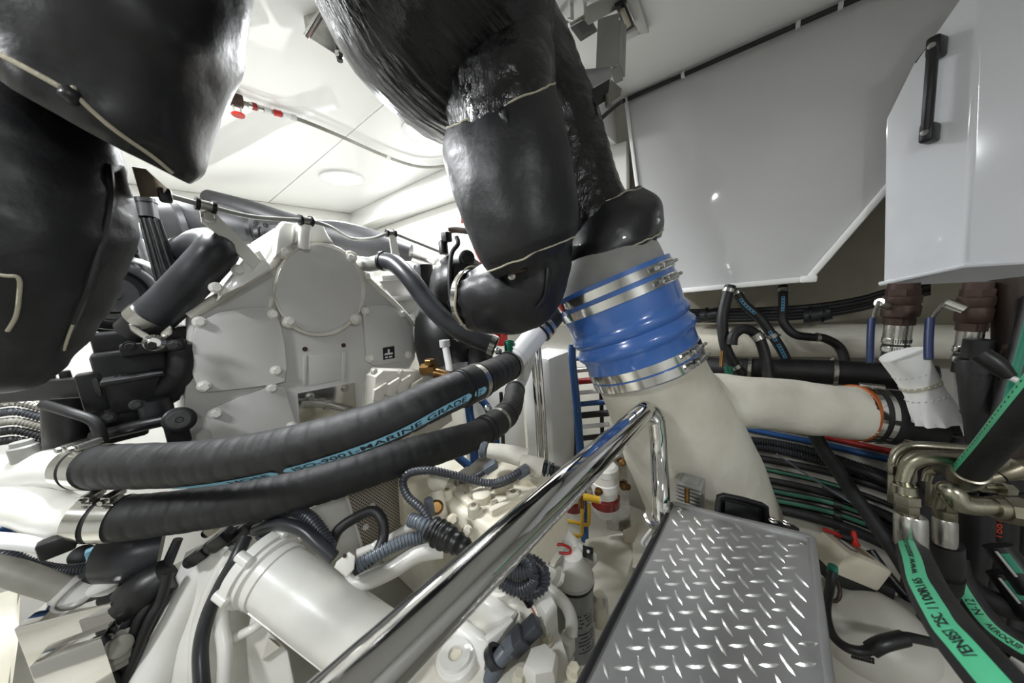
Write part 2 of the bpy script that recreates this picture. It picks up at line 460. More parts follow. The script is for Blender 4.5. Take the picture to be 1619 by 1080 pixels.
# ---------------------------------------------------------------- white tank at the right edge
yb = P(1525, 424, 0.56).y
t = thing('header_tank', 'white welded tank with black grab handle at the right edge', 'tank', P(1525, 424, 0.56))
pts = [onp(x, y, 1, yb) for x, y in ((1394, 452), (1470, 441), (1526, 424), (1545, -60), (1545, -140), (1470, -20), (1398, 190))]
pts = [P(1394, 452, 0.66), P(1526, 424, 0.56)]
_h = (pts[0] - pts[1]); _h.z = 0; _h.normalize(); FN = _h.cross(ZA)          # front face of the tank
if FN.dot(CAM - pts[1]) < 0: FN = -FN
def onF(x, y, off=0.0):
    r = ray(x, y); return CAM + r * ((pts[1] + FN * off - CAM).dot(FN) / r.dot(FN))
zt = CEIL - 0.03
a190 = onF(1398, 190); a105 = onF(1442, 100); 
hi = a105 + (a105 - a190) * 0.9
hi = onF(1530, -8)
btop = onF(1546, 0); btop2 = pts[1] + (btop - pts[1]) * 1.25
poly = [pts[0], pts[1], onF(1549, -40), hi, a105, a190]
B().prism(poly, (0.12, -0.75, 0), bev=0.010, seg=3).obj('body', M['tankw'], t)
# welded lip along the lower edge
B().tube([pts[0] + V((0, 0.003, 0.004)), pts[1] + V((0, 0.003, 0.004)), pts[1] + V((0.11, -0.7, 0.004))], 0.0045, 8, 1).obj('weld_bead', M['tankw'], t)
def grab(pa, pb, out, wd, parent):
    """grab handle with two feet standing on a face"""
    d = (pb - pa).normalized(); out = V(out); u = d.cross(out)
    L = (pb - pa).length
    h = B()
    h.box((pa + pb) / 2 + out * wd * 1.6, (L * 0.78, wd * 0.8, wd * 0.9), (d, u, out), bev=wd * 0.3)
    o = h.obj('handle', M['plastic'], parent)
    for e, sg in ((pa, 1), (pb, -1)):
        c = e + d * (sg * L * 0.10)
        B().box(c + out * wd * 0.95, (L * 0.19, wd * 1.0, wd * 1.9), (d, u, out), bev=wd * 0.3, seg=3).obj('handle_foot', M['plastic'], o)
        B().lathe(c + out * wd * 1.9 , out, [(0, wd * 0.3), (wd * 0.08, wd * 0.3), (wd * 0.1, wd * 0.1)], 12).obj('screw', M['steel'], o)
grab(onF(1490, 60), onF(1476, 228), FN, 0.017, t)
g0 = P(1440, 112, 0.66); grab(g0, g0 - ZA * 0.10, (1, 0, 0), 0.012, t)
# ---------------------------------------------------------------- lagged exhaust in the centre
def SS(*rows):
    c, r = [], []
    for q in rows:
        a, b = S(*q); c.append(a); r.append(b)
    return c, r
def wrinkle(amp, sc, seed, ends=0.0, freq=9):
    def f(q, t, a):
        v = noise.noise((q + V((seed, 0, 0))) * sc) * amp + noise.noise((q + V((0, seed, 0))) * sc * 2.3) * amp * 0.4
        if ends:
            e = max(0.0, 1 - min(t, 1 - t) / 0.22)
            v += -ends * e * (0.35 + 0.65 * abs(math.sin(a * freq / 2 + seed + 2 * noise.noise(q * 12))))
        return v
    return f
def seam(c, n, r, m, parent, name='piping', rr=0.0016, amp=0.003, seed=0, flat=1.0, ref=None, k=64):
    """stitched cord running round the end of a jacket"""
    u, v = frame(n, ref); pts = []
    for i in range(k):
        a = 2 * PI * i / k
        j = noise.noise(V((math.cos(a) * 2.2 + seed, math.sin(a) * 2.2, seed))) * amp
        pts.append(c + u * math.cos(a) * (r + 0.001) + v * math.sin(a) * (r + 0.001) * flat + n.normalized() * j * 2)
    return B().tube(pts, rr, 6, 1, closed=True).obj(name, m, parent)

ex = thing('exhaust_riser', 'forked exhaust riser in glossy black tape and stitched black lagging, hung from the ceiling', 'exhaust pipe', P(850, 300, 0.6))
# trunk from the ceiling and right-hand branch
c, r = SS((455, -110, 880, -110, 0.43), (505, -5, 868, 0, 0.47), (620, 118, 893, 60, 0.57), (735, 200, 925, 105, 0.63), (805, 250, 950, 180, 0.655), (838, 320, 975, 275, 0.66), (872, 400, 1010, 350, 0.66))
spir = lambda q, t, a: 0.0022 * ((t * 26 + a / (2 * PI)) % 1.0) + noise.noise(q * 16) * 0.003
B().tube(c, r, 48, 10, disp=spir).obj('wrapped_pipe', M['wrap'], ex)
# shoulder of the left branch, taped, then the padded jacket
c, r = SS((655, 95, 880, 60, 0.52), (694, 165, 884, 122, 0.488), (706, 205, 886, 162, 0.478), (722, 260, 888, 215, 0.48))
B().tube(c, [r[0], r[1] * 0.96, r[2] * 0.91, r[3] * 0.89], 48, 10, disp=spir).obj('wrapped_branch', M['wrap'], ex)
c, r = SS((700, 192, 884, 138, 0.475), (694, 222, 890, 180, 0.475), (710, 290, 903, 250, 0.48), (736, 360, 916, 325, 0.485), (758, 406, 918, 368, 0.49), (778, 430, 908, 398, 0.495))
rr = [q for q in r]
def npx(x1, y1, x2, y2): return (ray(x2, y2).normalized() - ray(x1, y1).normalized()).normalized()
nj = [npx(780, 130, 798, 195), npx(780, 150, 798, 210), npx(795, 220, 815, 300), npx(810, 280, 832, 380), npx(822, 340, 844, 410), npx(826, 360, 850, 420)]
bt = B().tube(c, rr, 72, 10, norms=nj, disp=wrinkle(0.004, 12, 3.1, 0.007, 13)); lo_ = bt.loops
j1 = bt.obj('padded_jacket', M['vinyl2'], ex)
def loop_seam(lp, par, rr_=0.0014, seed=0.0, amp=0.004, ax=None, grow=1.004):
    cc = sum(lp, V((0, 0, 0))) / len(lp)
    n = (lp[0] - cc).cross(lp[len(lp) // 4] - cc).normalized()
    pts = [cc + (p - cc) * grow + n * amp * noise.noise(p * 45 + V((seed, 0, 0))) for p in lp]
    return B().tube(pts, rr_, 6, 2, closed=True).obj('piping', M['cord'], par)
loop_seam(lo_[1], j1, seed=1.0); loop_seam(lo_[-7], j1, seed=2.0)
B().tube(on_surface(j1, ((790, 172), (796, 180), (803, 196)), 0.0), [0.002, 0.006, 0.001], 8, 4).obj('gathered_fold', M['wrap'], j1)
# elbow jacket to the turbocharger
c, r = SS((765, 385, 912, 362, 0.545), (772, 415, 905, 405, 0.55), (770, 445, 888, 468, 0.56), (760, 428, 830, 515, 0.57), (752, 425, 775, 520, 0.585), (744, 424, 752, 520, 0.595))
for k in (4, 5): r[k] = 0.057
j2 = B().tube(c, [r[0] * 0.97, r[1] * 0.95, r[2], 0.066, 0.06, 0.056], 64, 10, disp=wrinkle(0.007, 17, 8.3, 0.010, 15)).obj('elbow_jacket', M['vinyl2'], ex)
n2 = (c[-1] - c[-2]).normalized()
seam(c[-1] - n2 * 0.002, n2, 0.058, M['cord'], j2, seed=4.0, amp=0.002, rr=0.002)
B().ring(c[-1], n2, 0.038, 0.054, 0, 0.012, 40).obj('flange', M['steelb'], j2)
B().tube(on_surface(j2, ((803, 430), (815, 428), (832, 426)), 0.002), [0.003, 0.006, 0.003], 8, 4).obj('tie_strap', M['bronze'], j2)
B().lathe(hit(j2, 809, 437), -ray(809, 436).normalized(), [(0, 0.006), (0.004, 0.006), (0.005, 0.004)], 14).obj('tie_washer', M['steel'], j2)
B().tube(on_surface(j2, ((868, 425), (866, 445), (862, 468), (850, 485)), 0.001), 0.007, 10, 4, flat=0.4).obj('strap', M['vinyl'], j2)
# right jacket, over the grey stub
c, r = SS((890, 345, 1018, 293, 0.645), (885, 375, 1040, 322, 0.64), (884, 405, 1045, 352, 0.64), (890, 428, 1043, 378, 0.64))
nk = [npx(948, 300, 978, 400)] * 4
bt = B().tube(c, [r[0] * 0.97, r[1] * 1.04, r[2] * 1.05, r[3] * 1.06], 72, 10, norms=nk, disp=wrinkle(0.005, 15, 5.5, 0.009, 12)); lo_ = bt.loops
j3 = bt.obj('end_jacket', M['vinyl'], ex)
loop_seam(lo_[-5], j3, seed=6.0, grow=1.012); loop_seam(lo_[2], j3, seed=7.5)
c, r = SS((896, 410, 1036, 362, 0.645), (886, 462, 1054, 396, 0.64))
B().tube([c[0], c[1], c[1] + (c[1] - c[0]).normalized() * 0.07], [r[0] * 0.96, r[1] * 0.985, r[1] * 0.985], 48, 2).obj('pipe_stub', M['grey'], ex)
# ---------------------------------------------------------------- blue hump coupling
t0, t1 = S(880, 482, 1058, 398, 0.63)[0], S(943, 615, 1112, 556, 0.635)[0]
ra, rb = S(880, 482, 1058, 398, 0.63)[1], S(943, 615, 1112, 556, 0.635)[1]
ax = (t1 - t0).normalized(); L = (t1 - t0).length
bc = thing('exhaust_coupling', 'blue silicone hump hose coupling with four steel band clamps', 'hose coupling', t1)
prof = []
for k, (t, f) in enumerate(((-0.0, 0.965), (0.0, 1.0), (0.2, 1.0), (0.38, 1.0), (0.42, 0.985), (0.45, 1.02), (0.49, 1.045), (0.53, 1.02), (0.55, 0.985), (0.57, 1.0), (0.61, 1.06), (0.655, 1.065), (0.69, 1.02), (0.71, 1.0), (0.85, 1.0), (1.0, 1.0), (1.0, 0.96))):
    prof.append((t * L, (ra + (rb - ra) * t) * f))
pts = [t0 + ax * t for t, _ in prof]
bb = B().lathe(t0, ax, prof, 72).obj('sleeve', M['blue'], bc, angle=60)
for t in (0.08, 0.20, 0.86, 0.955):
    rt = ra + (rb - ra) * t
    cl = B().ring(t0 + ax * (t * L), ax, rt * 0.99, rt + 0.0025, -0.0075, 0.0075, 72).obj('band_clamp', M['steelb'], bc)
    # bolt housing facing the camera
    v = (CAM - (t0 + ax * (t * L))); v = (v - ax * v.dot(ax)).normalized(); sd = ax.cross(v).normalized()
    if sd.dot(ROT @ V((1, 0, 0))) < 0: sd = -sd
    f = (v * 0.62 + sd * 0.78).normalized(); g = ax.cross(f)
    cc = t0 + ax * (t * L) + f * (rt + 0.007)
    B().box(cc, (0.008, 0.03, 0.009), (f, g, ax), bev=0.002).obj('clamp_block', M['steel'], cl)
    B().lathe(cc - g * 0.03, g, [(0, 0.0028), (0.06, 0.0028)], 10).obj('clamp_bolt', M['steel'], cl)
    B().hexhead(cc + g * 0.03, g, 0.0045, 0.006, False).obj('bolt_head', M['steelb'], cl)
# ---------------------------------------------------------------- white lagged wye below the coupling
wy = thing('exhaust_wye', 'cream cloth-lagged exhaust wye pipe under the blue coupling', 'exhaust pipe', P(1120, 860, 0.7))
c, r = SS((937, 598, 1110, 540, 0.64), (950, 625, 1128, 590, 0.655), (985, 720, 1188, 690, 0.70), (1035, 835, 1236, 805, 0.76), (1055, 875, 1252, 842, 0.78))
B().tube(c, [q * 0.985 for q in r], 56, 8, disp=wrinkle(0.005, 9, 1.0)).obj('lower_pipe', M['lagging'], wy)
c, r = SS((1060, 575, 1075, 700, 0.72), (1110, 585, 1140, 700, 0.71), (1165, 592, 1175, 678, 0.685), (1240, 600, 1240, 684, 0.68), (1300, 606, 1298, 690, 0.675), (1352, 610, 1350, 695, 0.67))
B().tube(c, r, 48, 8, disp=wrinkle(0.005, 13, 6.0)).obj('side_branch', M['lagging'], wy)
na = (c[-1] - c[-2]).normalized()
B().ring(c[-1], na, r[-1] * 0.8, r[-1] * 1.04, -0.005, 0.002, 48).obj('silicone_edge', M['orange'], wy)
WYE_END, WYE_AX, WYE_R = c[-1], na, r[-1]
# ---------------------------------------------------------------- gearbox
def polyY(pts, yv): return [onp(x, y, 1, yv) for x, y in pts]
def smooth_poly(pts, n=4):
    q, _ = catmull([V((a, b, 0)) for a, b in pts], n, closed=True)
    return [(v.x, v.y) for v in q]
YH = 0.80
gb = thing('gearbox', 'white painted gearbox with round and side cover plates at the engine end', 'gearbox', V((0.2, YH + 0.1, 0.7)))
hous = [(297, 497), (345, 468), (427, 412), (432, 362), (455, 352), (500, 352), (523, 388), (566, 424), (634, 488), (655, 512), (658, 566), (648, 585), (580, 590), (567, 608), (572, 660), (605, 800), (640, 860), (560, 880), (470, 880), (380, 800), (300, 720), (292, 640)]
B().prism(polyY(hous, YH), (0, 0.20, 0), bev=0.008, seg=2).obj('housing', M['cover'], gb)
# raised ribs that frame the covers
b = B()
def ribY(pts, w, yv, th, m='cover'):
    B().tube([p for p in polyY(pts, yv)], w, 10, 4).obj('rib', M['cast'], gb)
ribY([(297, 500), (345, 472), (395, 440), (428, 418), (440, 400), (455, 385)], 0.010, YH, 0.01)
ribY([(563, 424), (600, 458), (634, 490), (653, 515)], 0.008, YH, 0.01)
ribY([(430, 470), (426, 487)], 0.006, YH, 0.01)
b = B(); b.prism(polyY([(427, 410), (431, 366), (440, 354), (458, 357), (456, 388), (440, 400)], YH + 0.01), (0, -0.035, 0), bev=0.006, seg=3)
b.obj('top_lug', M['paint'], gb)
b = B(); b.prism(polyY([(459, 388), (464, 358), (472, 346), (490, 346), (498, 360), (520, 386)], YH + 0.02), (0, -0.03, 0), bev=0.006, seg=3)
b.obj('top_lug', M['paint'], gb)
bolt_px = []
def cover(name, outline, th, m, y0=YH, sm=0):
    o = smooth_poly(outline, sm) if sm else outline
    return B().prism(polyY(o, y0), (0, -th, 0), bev=0.002, seg=2, capbev=True).obj(name, M[m], gb)
big = [(302, 560), (303, 530), (313, 510), (343, 494), (385, 487), (431, 486), (440, 505), (447, 540), (451, 580), (449, 603), (430, 607), (380, 613), (328, 619), (312, 612), (303, 590)]
cover('side_cover', big, 0.010, 'cover')
circ = [(502 + 67 * math.cos(a) + (4 * math.cos(a) if k % 8 == 0 else 0), 457 - 69 * math.sin(a)) for k in range(40) for a in (2 * PI * k / 40 + PI / 4,)]
B().prism(polyY([(502 + 72 * math.cos(2 * PI * k / 40), 458 - 74 * math.sin(2 * PI * k / 40)) for k in range(40)], YH), (0, -0.012, 0), bev=0.004, seg=3, capbev=True).obj('round_seat', M['cast'], gb)
rc = B().prism(polyY(circ, YH - 0.010), (0, -0.008, 0), bev=0.002, capbev=True).obj('round_cover', M['cover'], gb)
for x, y in ((449, 398), (553, 407), (457, 508), (560, 504)):
    B().lathe(onp(x, y, 1, YH - 0.006), -YA, [(0, 0.016), (0.010, 0.0135), (0.011, 0.012)], 20).obj('cover_ear', M['cast'], rc)
    bolt_px.append((x, y, YH - 0.017))
right = [(571, 492), (577, 484), (607, 482), (634, 491), (649, 518), (655, 556), (648, 568), (590, 578), (578, 572)]
rcv = cover('side_cover', right, 0.009, 'cover')
B().prism(polyY([(605, 550), (623, 547), (624, 566), (606, 569)], YH - 0.009), (0, -0.0012, 0)).obj('warning_label', M['ink'], rcv)
lb = B(); yl = YH - 0.0112
for q in ([(613, 552), (616, 552), (616, 559), (613, 559)], [(608, 559), (621, 557), (621, 560), (608, 562)], [(609, 564), (613, 563.5), (613, 566), (609, 566.5)], [(615, 563), (620, 562.5), (620, 565), (615, 565.5)]):
    lb.prism(polyY(q, yl), (0, -0.0004, 0))
lb.obj('label_symbol', M['whitep'], rcv)
low = [(324, 660), (326, 650), (336, 644), (400, 620), (430, 608), (448, 612), (460, 650), (478, 700), (350, 720), (338, 700)]
cover('lower_cover', low, 0.007, 'cover')
for x, y, yy in ((315, 509, YH - 0.01), (431, 497, YH - 0.01), (436, 586, YH - 0.01), (322, 611, YH - 0.01), (577, 492, YH - 0.009), (636, 496, YH - 0.009), (584, 566, YH - 0.009), (645, 561, YH - 0.009), (429, 613, YH - 0.007), (341, 653, YH - 0.007), (461, 674, YH - 0.007), (579, 437, YH)):
    bolt_px.append((x, y, yy))
for x, y, yy in bolt_px: B().hexhead(onp(x, y, 1, yy), -YA, 0.0075, 0.010).obj('bolt', M['boltw'], gb)
for x, y in ((482, 552), (543, 546)):
    B().lathe(onp(x, y, 1, YH), -YA, [(-0.004, 0.0052), (0.0015, 0.0052), (0.0015, 0.0048)], 14).obj('drain_hole', M['hole'], gb)
    b = B(); b.prism(polyY([(x - 3, y + 10), (x + 3, y + 9), (x + 1, y + 56), (x - 3, y + 57)], YH), (0, -0.004, 0), bev=0.0015); b.obj('rib', M['cover'], gb)
b = B(); b.prism(polyY([(486, 562), (540, 554), (541, 600), (488, 610)], YH), (0, -0.0018, 0), bev=0.0012, capbev=True); b.obj('name_pad', M['cover'], gb)
# polished inspection window with a shaft behind
wd = B(); wd.prism(polyY([(470, 622), (560, 605), (563, 648), (474, 672)], YH), (0, -0.003, 0)); wd = wd.obj('inspection_plate', M['steelb'], gb)
B().tube([onp(478, 640, 1, YH - 0.02), onp(515, 640, 1, YH - 0.02), onp(565, 652, 1, YH - 0.02)], 0.008, 14, 2).obj('shaft', M['steel'], wd)
B().ring(onp(518, 641, 1, YH - 0.02), (onp(565, 652, 1, YH - 0.02) - onp(515, 640, 1, YH - 0.02)), 0.007, 0.011, -0.005, 0.005, 20).obj('shaft_collar', M['steel'], wd)
for x, y in ((490, 627), (545, 614)): B().hexhead(onp(x, y, 1, YH - 0.003), -YA, 0.007, 0.008).obj('bolt', M['steel'], wd)
# ribbed white pump casting at its right
pc = thing('pump_casting', 'small white ribbed pump casting beside the inspection window', 'pump', onp(620, 650, 1, 0.70))
b = B(); b.prism(polyY([(577, 592), (590, 581), (650, 583), (690, 605), (700, 660), (640, 700), (572, 660)], 0.74), (0, -0.05, 0), bev=0.008, seg=2); b.obj('body', M['cast'], pc)
for k, (x, y) in enumerate(((602, 618), (622, 610), (640, 606), (660, 610))):
    b = B(); b.prism(polyY([(x - 14, y - 2), (x + 6, y - 14), (x + 10, y - 8), (x - 4, y + 18), (x - 16, y + 14)], 0.69), (0, -0.012, 0), bev=0.004); b.obj('fin', M['cast'], pc)
for x, y in ((591, 587), (633, 588), (646, 620)): B().hexhead(onp(x, y, 1, 0.69), -YA, 0.006, 0.008).obj('bolt', M['boltw'], pc)
# ---------------------------------------------------------------- engine behind the gearbox
en = thing('engine', 'big white engine block with black air pipes behind the gearbox', 'engine', V((0.3, 1.4, 0.4)))
b = B(); b.box((0.33, 1.42, 0.86), (0.60, 0.80, 0.62), bev=0.03); b.obj('block', M['paint'], en)
b = B(); b.box((0.33, 1.42, 0.48), (0.46, 0.78, 0.2), bev=0.03); b.obj('sump', M['paint'], en)
# black air drums and pipes along the top
def ptube(rows, name, m, parent, seg=20, sub=6, **k):
    c, r = SS(*rows); return B().tube(c, r, seg, sub, **k).obj(name, M[m], parent)
o = ptube([(250, 312, 262, 400, 0.98), (300, 315, 305, 398, 1.0), (360, 326, 362, 392, 1.02), (402, 345, 402, 384, 1.04)], 'air_drum', 'greyrubber', en, 32)
ptube([(262, 318, 300, 400, 0.95), (272, 318, 310, 400, 0.96)], 'drum_end', 'greyrubber', en, 32)
ptube([(408, 358, 412, 384, 1.04), (440, 356, 440, 384, 1.05), (470, 356, 470, 392, 1.05)], 'air_pipe', 'greyrubber', en, 24)
ptube([(490, 350, 490, 392, 1.05), (540, 350, 535, 404, 1.06), (600, 366, 592, 412, 1.07), (655, 388, 645, 412, 1.08)], 'air_pipe', 'greyrubber', en, 28)
ptube([(330, 300, 330, 330, 1.35), (400, 318, 400, 352, 1.35), (470, 340, 470, 372, 1.36), (560, 356, 558, 388, 1.38)], 'air_pipe', 'greyrubber', en, 20)
ptube([(600, 380, 600, 396, 1.18), (650, 395, 648, 413, 1.16), (690, 408, 690, 428, 1.14)], 'air_pipe', 'steel', en, 16)
for q in ((401, 343, 401, 386, 1.035), (412, 356, 412, 388, 1.035)):
    cc, rr_ = S(*q); B().ring(cc, XA * 0.8 - YA * 0.5, rr_ * 0.9, rr_ * 1.1, -0.006, 0.006, 28).obj('joint_ring', M['blackmetal'], en)
for x, y, d in ((405, 352, 0.98), (404, 380, 0.98), (420, 356, 0.98)): B().hexhead(P(x, y, d), -YA, 0.006, 0.01).obj('bolt', M['blackmetal'], en)
# ---------------------------------------------------------------- thick grey elbow hose
hs = thing('coolant_elbow', 'thick charcoal rubber elbow hose with steel bolt clamp, upper left of the gearbox', 'hose', P(220, 520, 0.55))
c, r = SS((209, 490, 261, 523, 0.545), (247, 452, 300, 492, 0.55), (290, 405, 345, 445, 0.555), (320, 374, 376, 405, 0.565))
RH = 0.031
pts = [c[0], c[1], c[2], c[3] - dirpx(330, 390, 345, 380, 0.565) * 0.006, P(322, 388, 0.61), P(298, 400, 0.65)]
B().tube(pts, RH, 28, 10).obj('rubber_elbow', M['satin'], hs)
axh = (c[1] - c[0]).normalized()
cl = B().ring(c[0], axh, RH * 0.98, RH * 1.07, -0.004, 0.014, 36).obj('clamp_band', M['steel'], hs)
B().lathe(P(244, 542, 0.50), -ray(244, 542), [(0, 0.013), (0.004, 0.013), (0.006, 0.008), (0.010, 0.007)], 20).obj('clamp_bolt', M['steelb'], cl)
B().box(P(226, 530, 0.515), (0.05, 0.012, 0.016), (dirpx(200, 515, 250, 543, 0.52), YA, ZA), bev=0.003).obj('clamp_lug', M['steel'], cl)
B().box(P(263, 527, 0.51), (0.022, 0.010, 0.014), (dirpx(250, 540, 272, 522, 0.52), YA, ZA), bev=0.003).obj('clamp_lug', M['steel'], cl)
B().ring(P(298, 400, 0.65), P(298, 400, 0.65) - P(322, 388, 0.61), RH * 0.9, RH * 1.12, -0.012, 0.012, 36).obj('clamp_band', M['steel'], hs)
B().tube([c[0] - axh * 0.03, c[0] + axh * 0.01], RH * 0.9, 24, 1).obj('spigot', M['blackmetal'], hs)
# bracket arm, left of the round cover
br = thing('cable_bracket', 'white bracket arm bolted to the upper left of the gearbox', 'bracket', onp(390, 440, 1, 0.75))
b = B(); b.prism(polyY([(315, 332), (333, 326), (345, 345), (395, 394), (412, 412), (398, 425), (345, 372), (318, 352)], 0.755), (0, -0.006, 0), bev=0.001); b.obj('arm', M['paint'], br)
b = B(); b.prism(polyY([(345, 460), (388, 405), (405, 398), (425, 428), (380, 452), (340, 476)], 0.79), (0, -0.03, 0), bev=0.004); b.obj('foot', M['paint'], br)
B().hexhead(onp(330, 343, 1, 0.749), -YA, 0.0075, 0.010).obj('bolt', M['steel'], br)
for x, y in ((376, 427), (341, 455)): B().hexhead(onp(x, y, 1, 0.76), -YA, 0.0075, 0.010).obj('bolt', M['boltw'], br)
# thin grey cable over the top with its clips
cb = thing('sheathed_cable', 'thin grey sheathed cable clipped along the top of the engine', 'cable', P(480, 350, 0.72))
cpts = [onp(262, 308, 1, 0.74), onp(325, 325, 1, 0.74), onp(400, 343, 1, 0.75), onp(483, 349, 1, 0.755), onp(520, 358, 1, 0.77), P(555, 377, 0.79), P(590, 377, 0.81), P(618, 369, 0.84), P(650, 380, 0.88), P(690, 396, 0.92), P(730, 412, 0.96)]
B().tube(cpts, 0.0042, 10, 8).obj('sheath', M['grey'], cb)
for (x, y, d), tx in (((325, 325, 0.74), 0), ((483, 349, 0.755), 1), ((618, 369, 0.84), 2)):
    pk_ = onp(x, y, 1, d) if tx < 2 else P(x, y, d); dr = (cpts[(2, 4, 8)[tx]] - cpts[(0, 2, 6)[tx]]).normalized()
    for s_ in (-1, 1): B().ring(pk_ + dr * (0.010 * s_), dr, 0.003, 0.0105, -0.0028, 0.0028, 20).obj('rubber_clip', M['plastic'], cb)
    B().ring(pk_, dr, 0.003, 0.0078, -0.008, 0.008, 20).obj('clip_band', M['steel'], cb)
b = B(); b.prism(polyY([(614, 372), (624, 372), (632, 412), (620, 412)], 0.80), (0, -0.005, 0)); b.obj('clip_bracket', M['paint'], cb)
b = B(); b.tube([onp(483, 354, 1, 0.757), onp(481, 372, 1, 0.765), onp(480, 392, 1, 0.775)], 0.011, 16, 2); b.obj('clip_post', M['paint'], cb)
# hose from the gearbox to the turbocharger side
h3 = thing('oil_hose', 'slim charcoal hose curving from the gearbox down past the turbocharger', 'hose', P(785, 550, 0.72))
c3 = [P(562, 416, 0.80), P(585, 418, 0.79), P(606, 413, 0.775), P(625, 418, 0.76), P(648, 440, 0.74), P(672, 472, 0.73), P(700, 503, 0.72), P(737, 528, 0.715), P(785, 548, 0.715)]
B().tube(c3[2:], 0.0215, 20, 8).obj('hose', M['satin'], h3)
B().tube(c3[:3], 0.018, 20, 4).obj('spigot', M['grey'], h3)
B().ring(c3[2], c3[3] - c3[1], 0.018, 0.0235, -0.004, 0.004, 28).obj('clamp', M['blackmetal'], h3)
B().ring(c3[-1], c3[-1] - c3[-2], 0.018, 0.0235, -0.016, -0.004, 28).obj('clamp', M['steel'], h3)
B().hexhead(P(786, 555, 0.69), -YA, 0.006, 0.01).obj('clamp_screw', M['steelb'], h3)
# ribbed bracket right of the gearbox
rb = thing('mount_bracket', 'grey white ribbed mounting bracket right of the gearbox', 'bracket', onp(640, 510, 1, 0.86))
b = B(); b.prism(polyY([(590, 440), (676, 432), (685, 500), (655, 520), (625, 480)], 0.92), (0, -0.015, 0), bev=0.002); b.obj('plate', M['cover'], rb)
for q in ([(590, 438), (640, 434), (640, 442), (591, 446)], [(606, 470), (655, 466), (656, 473), (608, 477)], [(640, 500), (668, 484), (672, 490), (645, 506)], [(662, 434), (685, 420), (688, 430), (668, 440)]):
    b = B(); b.prism(polyY(q, 0.905), (0, -0.05, 0), bev=0.002); b.obj('rib', M['cover'], rb)
for x, y in ((604, 457), (632, 482), (652, 513)): B().hexhead(onp(x, y, 1, 0.90), -YA, 0.008, 0.01).obj('bolt', M['cover'], rb)
# ---------------------------------------------------------------- turbocharger and black gear right of it
tb = thing('turbocharger', 'black turbocharger housing with round bosses behind the lower exhaust elbow', 'turbocharger', P(730, 480, 0.85))
axT = dirpx(735, 450, 700, 440, 0.8) - ray(735, 450).normalized() * 0.6
axT = (axT).normalized()
cT = P(722, 450, 0.86)
B().lathe(cT, axT, [(-0.06, 0.05), (-0.05, 0.075), (-0.01, 0.086), (0.02, 0.083), (0.045, 0.066), (0.06, 0.045), (0.068, 0.02)], 40).obj('volute', M['blackmetal'], tb)
B().lathe(P(738, 408, 0.80), -ray(738, 408), [(0, 0.020), (0.008, 0.020), (0.012, 0.015), (0.012, 0.010), (0.006, 0.009)], 28).obj('boss', M['blackmetal'], tb)
B().lathe(P(727, 489, 0.80), -ray(727, 489), [(0, 0.019), (0.01, 0.019), (0.014, 0.014)], 28).obj('boss', M['blackmetal'], tb)
B().lathe(P(727, 459, 0.79), -ray(727, 459), [(0, 0.010), (0.02, 0.010), (0.022, 0.007)], 18).obj('boss', M['grey'], tb)
ptube([(660, 470, 745, 500, 0.90), (655, 530, 765, 545, 0.88), (668, 580, 770, 590, 0.86)], 'lower_housing', 'blackmetal', tb, 28)
ptube([(745, 540, 775, 560, 0.80), (742, 575, 778, 600, 0.80)], 'drain_flange', 'rubber', tb, 20)
B().box(P(672, 450, 0.93), (0.05, 0.04, 0.12), bev=0.01).obj('side_block', M['blackmetal'], tb)
lin_ = thing('sensor_line', 'thin black sensor hose with plug running down the turbocharger', 'hose', P(713, 490, 0.78))
B().tube([P(722, 375, 0.80), P(724, 386, 0.79), P(714, 402, 0.785), P(711, 440, 0.775), P(714, 488, 0.77)], 0.0058, 12, 8).obj('hose', M['rubber'], lin_)
B().box(P(706, 375, 0.81), (0.022, 0.022, 0.026), bev=0.004).obj('plug', M['plastic'], lin_)
B().lathe(P(702, 402, 0.82), ZA, [(0, 0.012), (0.03, 0.012), (0.034, 0.009)], 16).obj('plug_body', M['plastic'], lin_)
B().ring(P(713, 480, 0.772), ZA, 0.005, 0.008, -0.006, 0.006, 16).obj('clamp', M['plastic'], lin_)
o = B(); o.tube([P(709, 364, 1.0), P(722, 363, 1.0), P(750, 366, 0.99), P(790, 370, 0.98)], 0.011, 14, 3); o = o.obj('copper_pipe', M['copper']); tag(o, 'short brown pipe end above the turbocharger', 'pipe')
o = B().tube([P(752, 385, 0.92), P(762, 400, 0.9), P(772, 420, 0.89), P(776, 440, 0.89)], [0.012, 0.018, 0.016, 0.012], 14, 5).obj('red_guard', M['red']); tag(o, 'bright red guard showing behind the padded jacket', 'guard')
o = B().box(P(736, 349, 1.05), (0.035, 0.01, 0.02), bev=0.002).obj('red_tag', M['red']); tag(o, 'small red tag above the brown pipe', 'tag')
vt = thing('vent_tube', 'slim white tube dropping below the turbocharger', 'tube', P(712, 592, 0.75))
B().tube([P(702, 538, 0.77), P(705, 552, 0.765), P(712, 592, 0.75), P(716, 625, 0.74)], 0.0085, 14, 4).obj('tube', M['whitep'], vt)
B().ring(P(703, 543, 0.768), ZA, 0.006, 0.0125, -0.008, 0.008, 18).obj('collar', M['whitep'], vt)
bf = thing('brass_fitting', 'brown brass tee fitting beside the upper black hose', 'fitting', P(690, 590, 0.70))
B().tube([P(668, 585, 0.71), P(690, 583, 0.70)], 0.014, 6, 1).obj('tee_body', M['brass'], bf)
B().tube([P(688, 590, 0.70), P(722, 598, 0.69)], 0.012, 12, 1).obj('tee_branch', M['brass'], bf)
B().hexhead(P(680, 578, 0.69), ZA, 0.012, 0.014, False).obj('nut', M['brass'], bf)
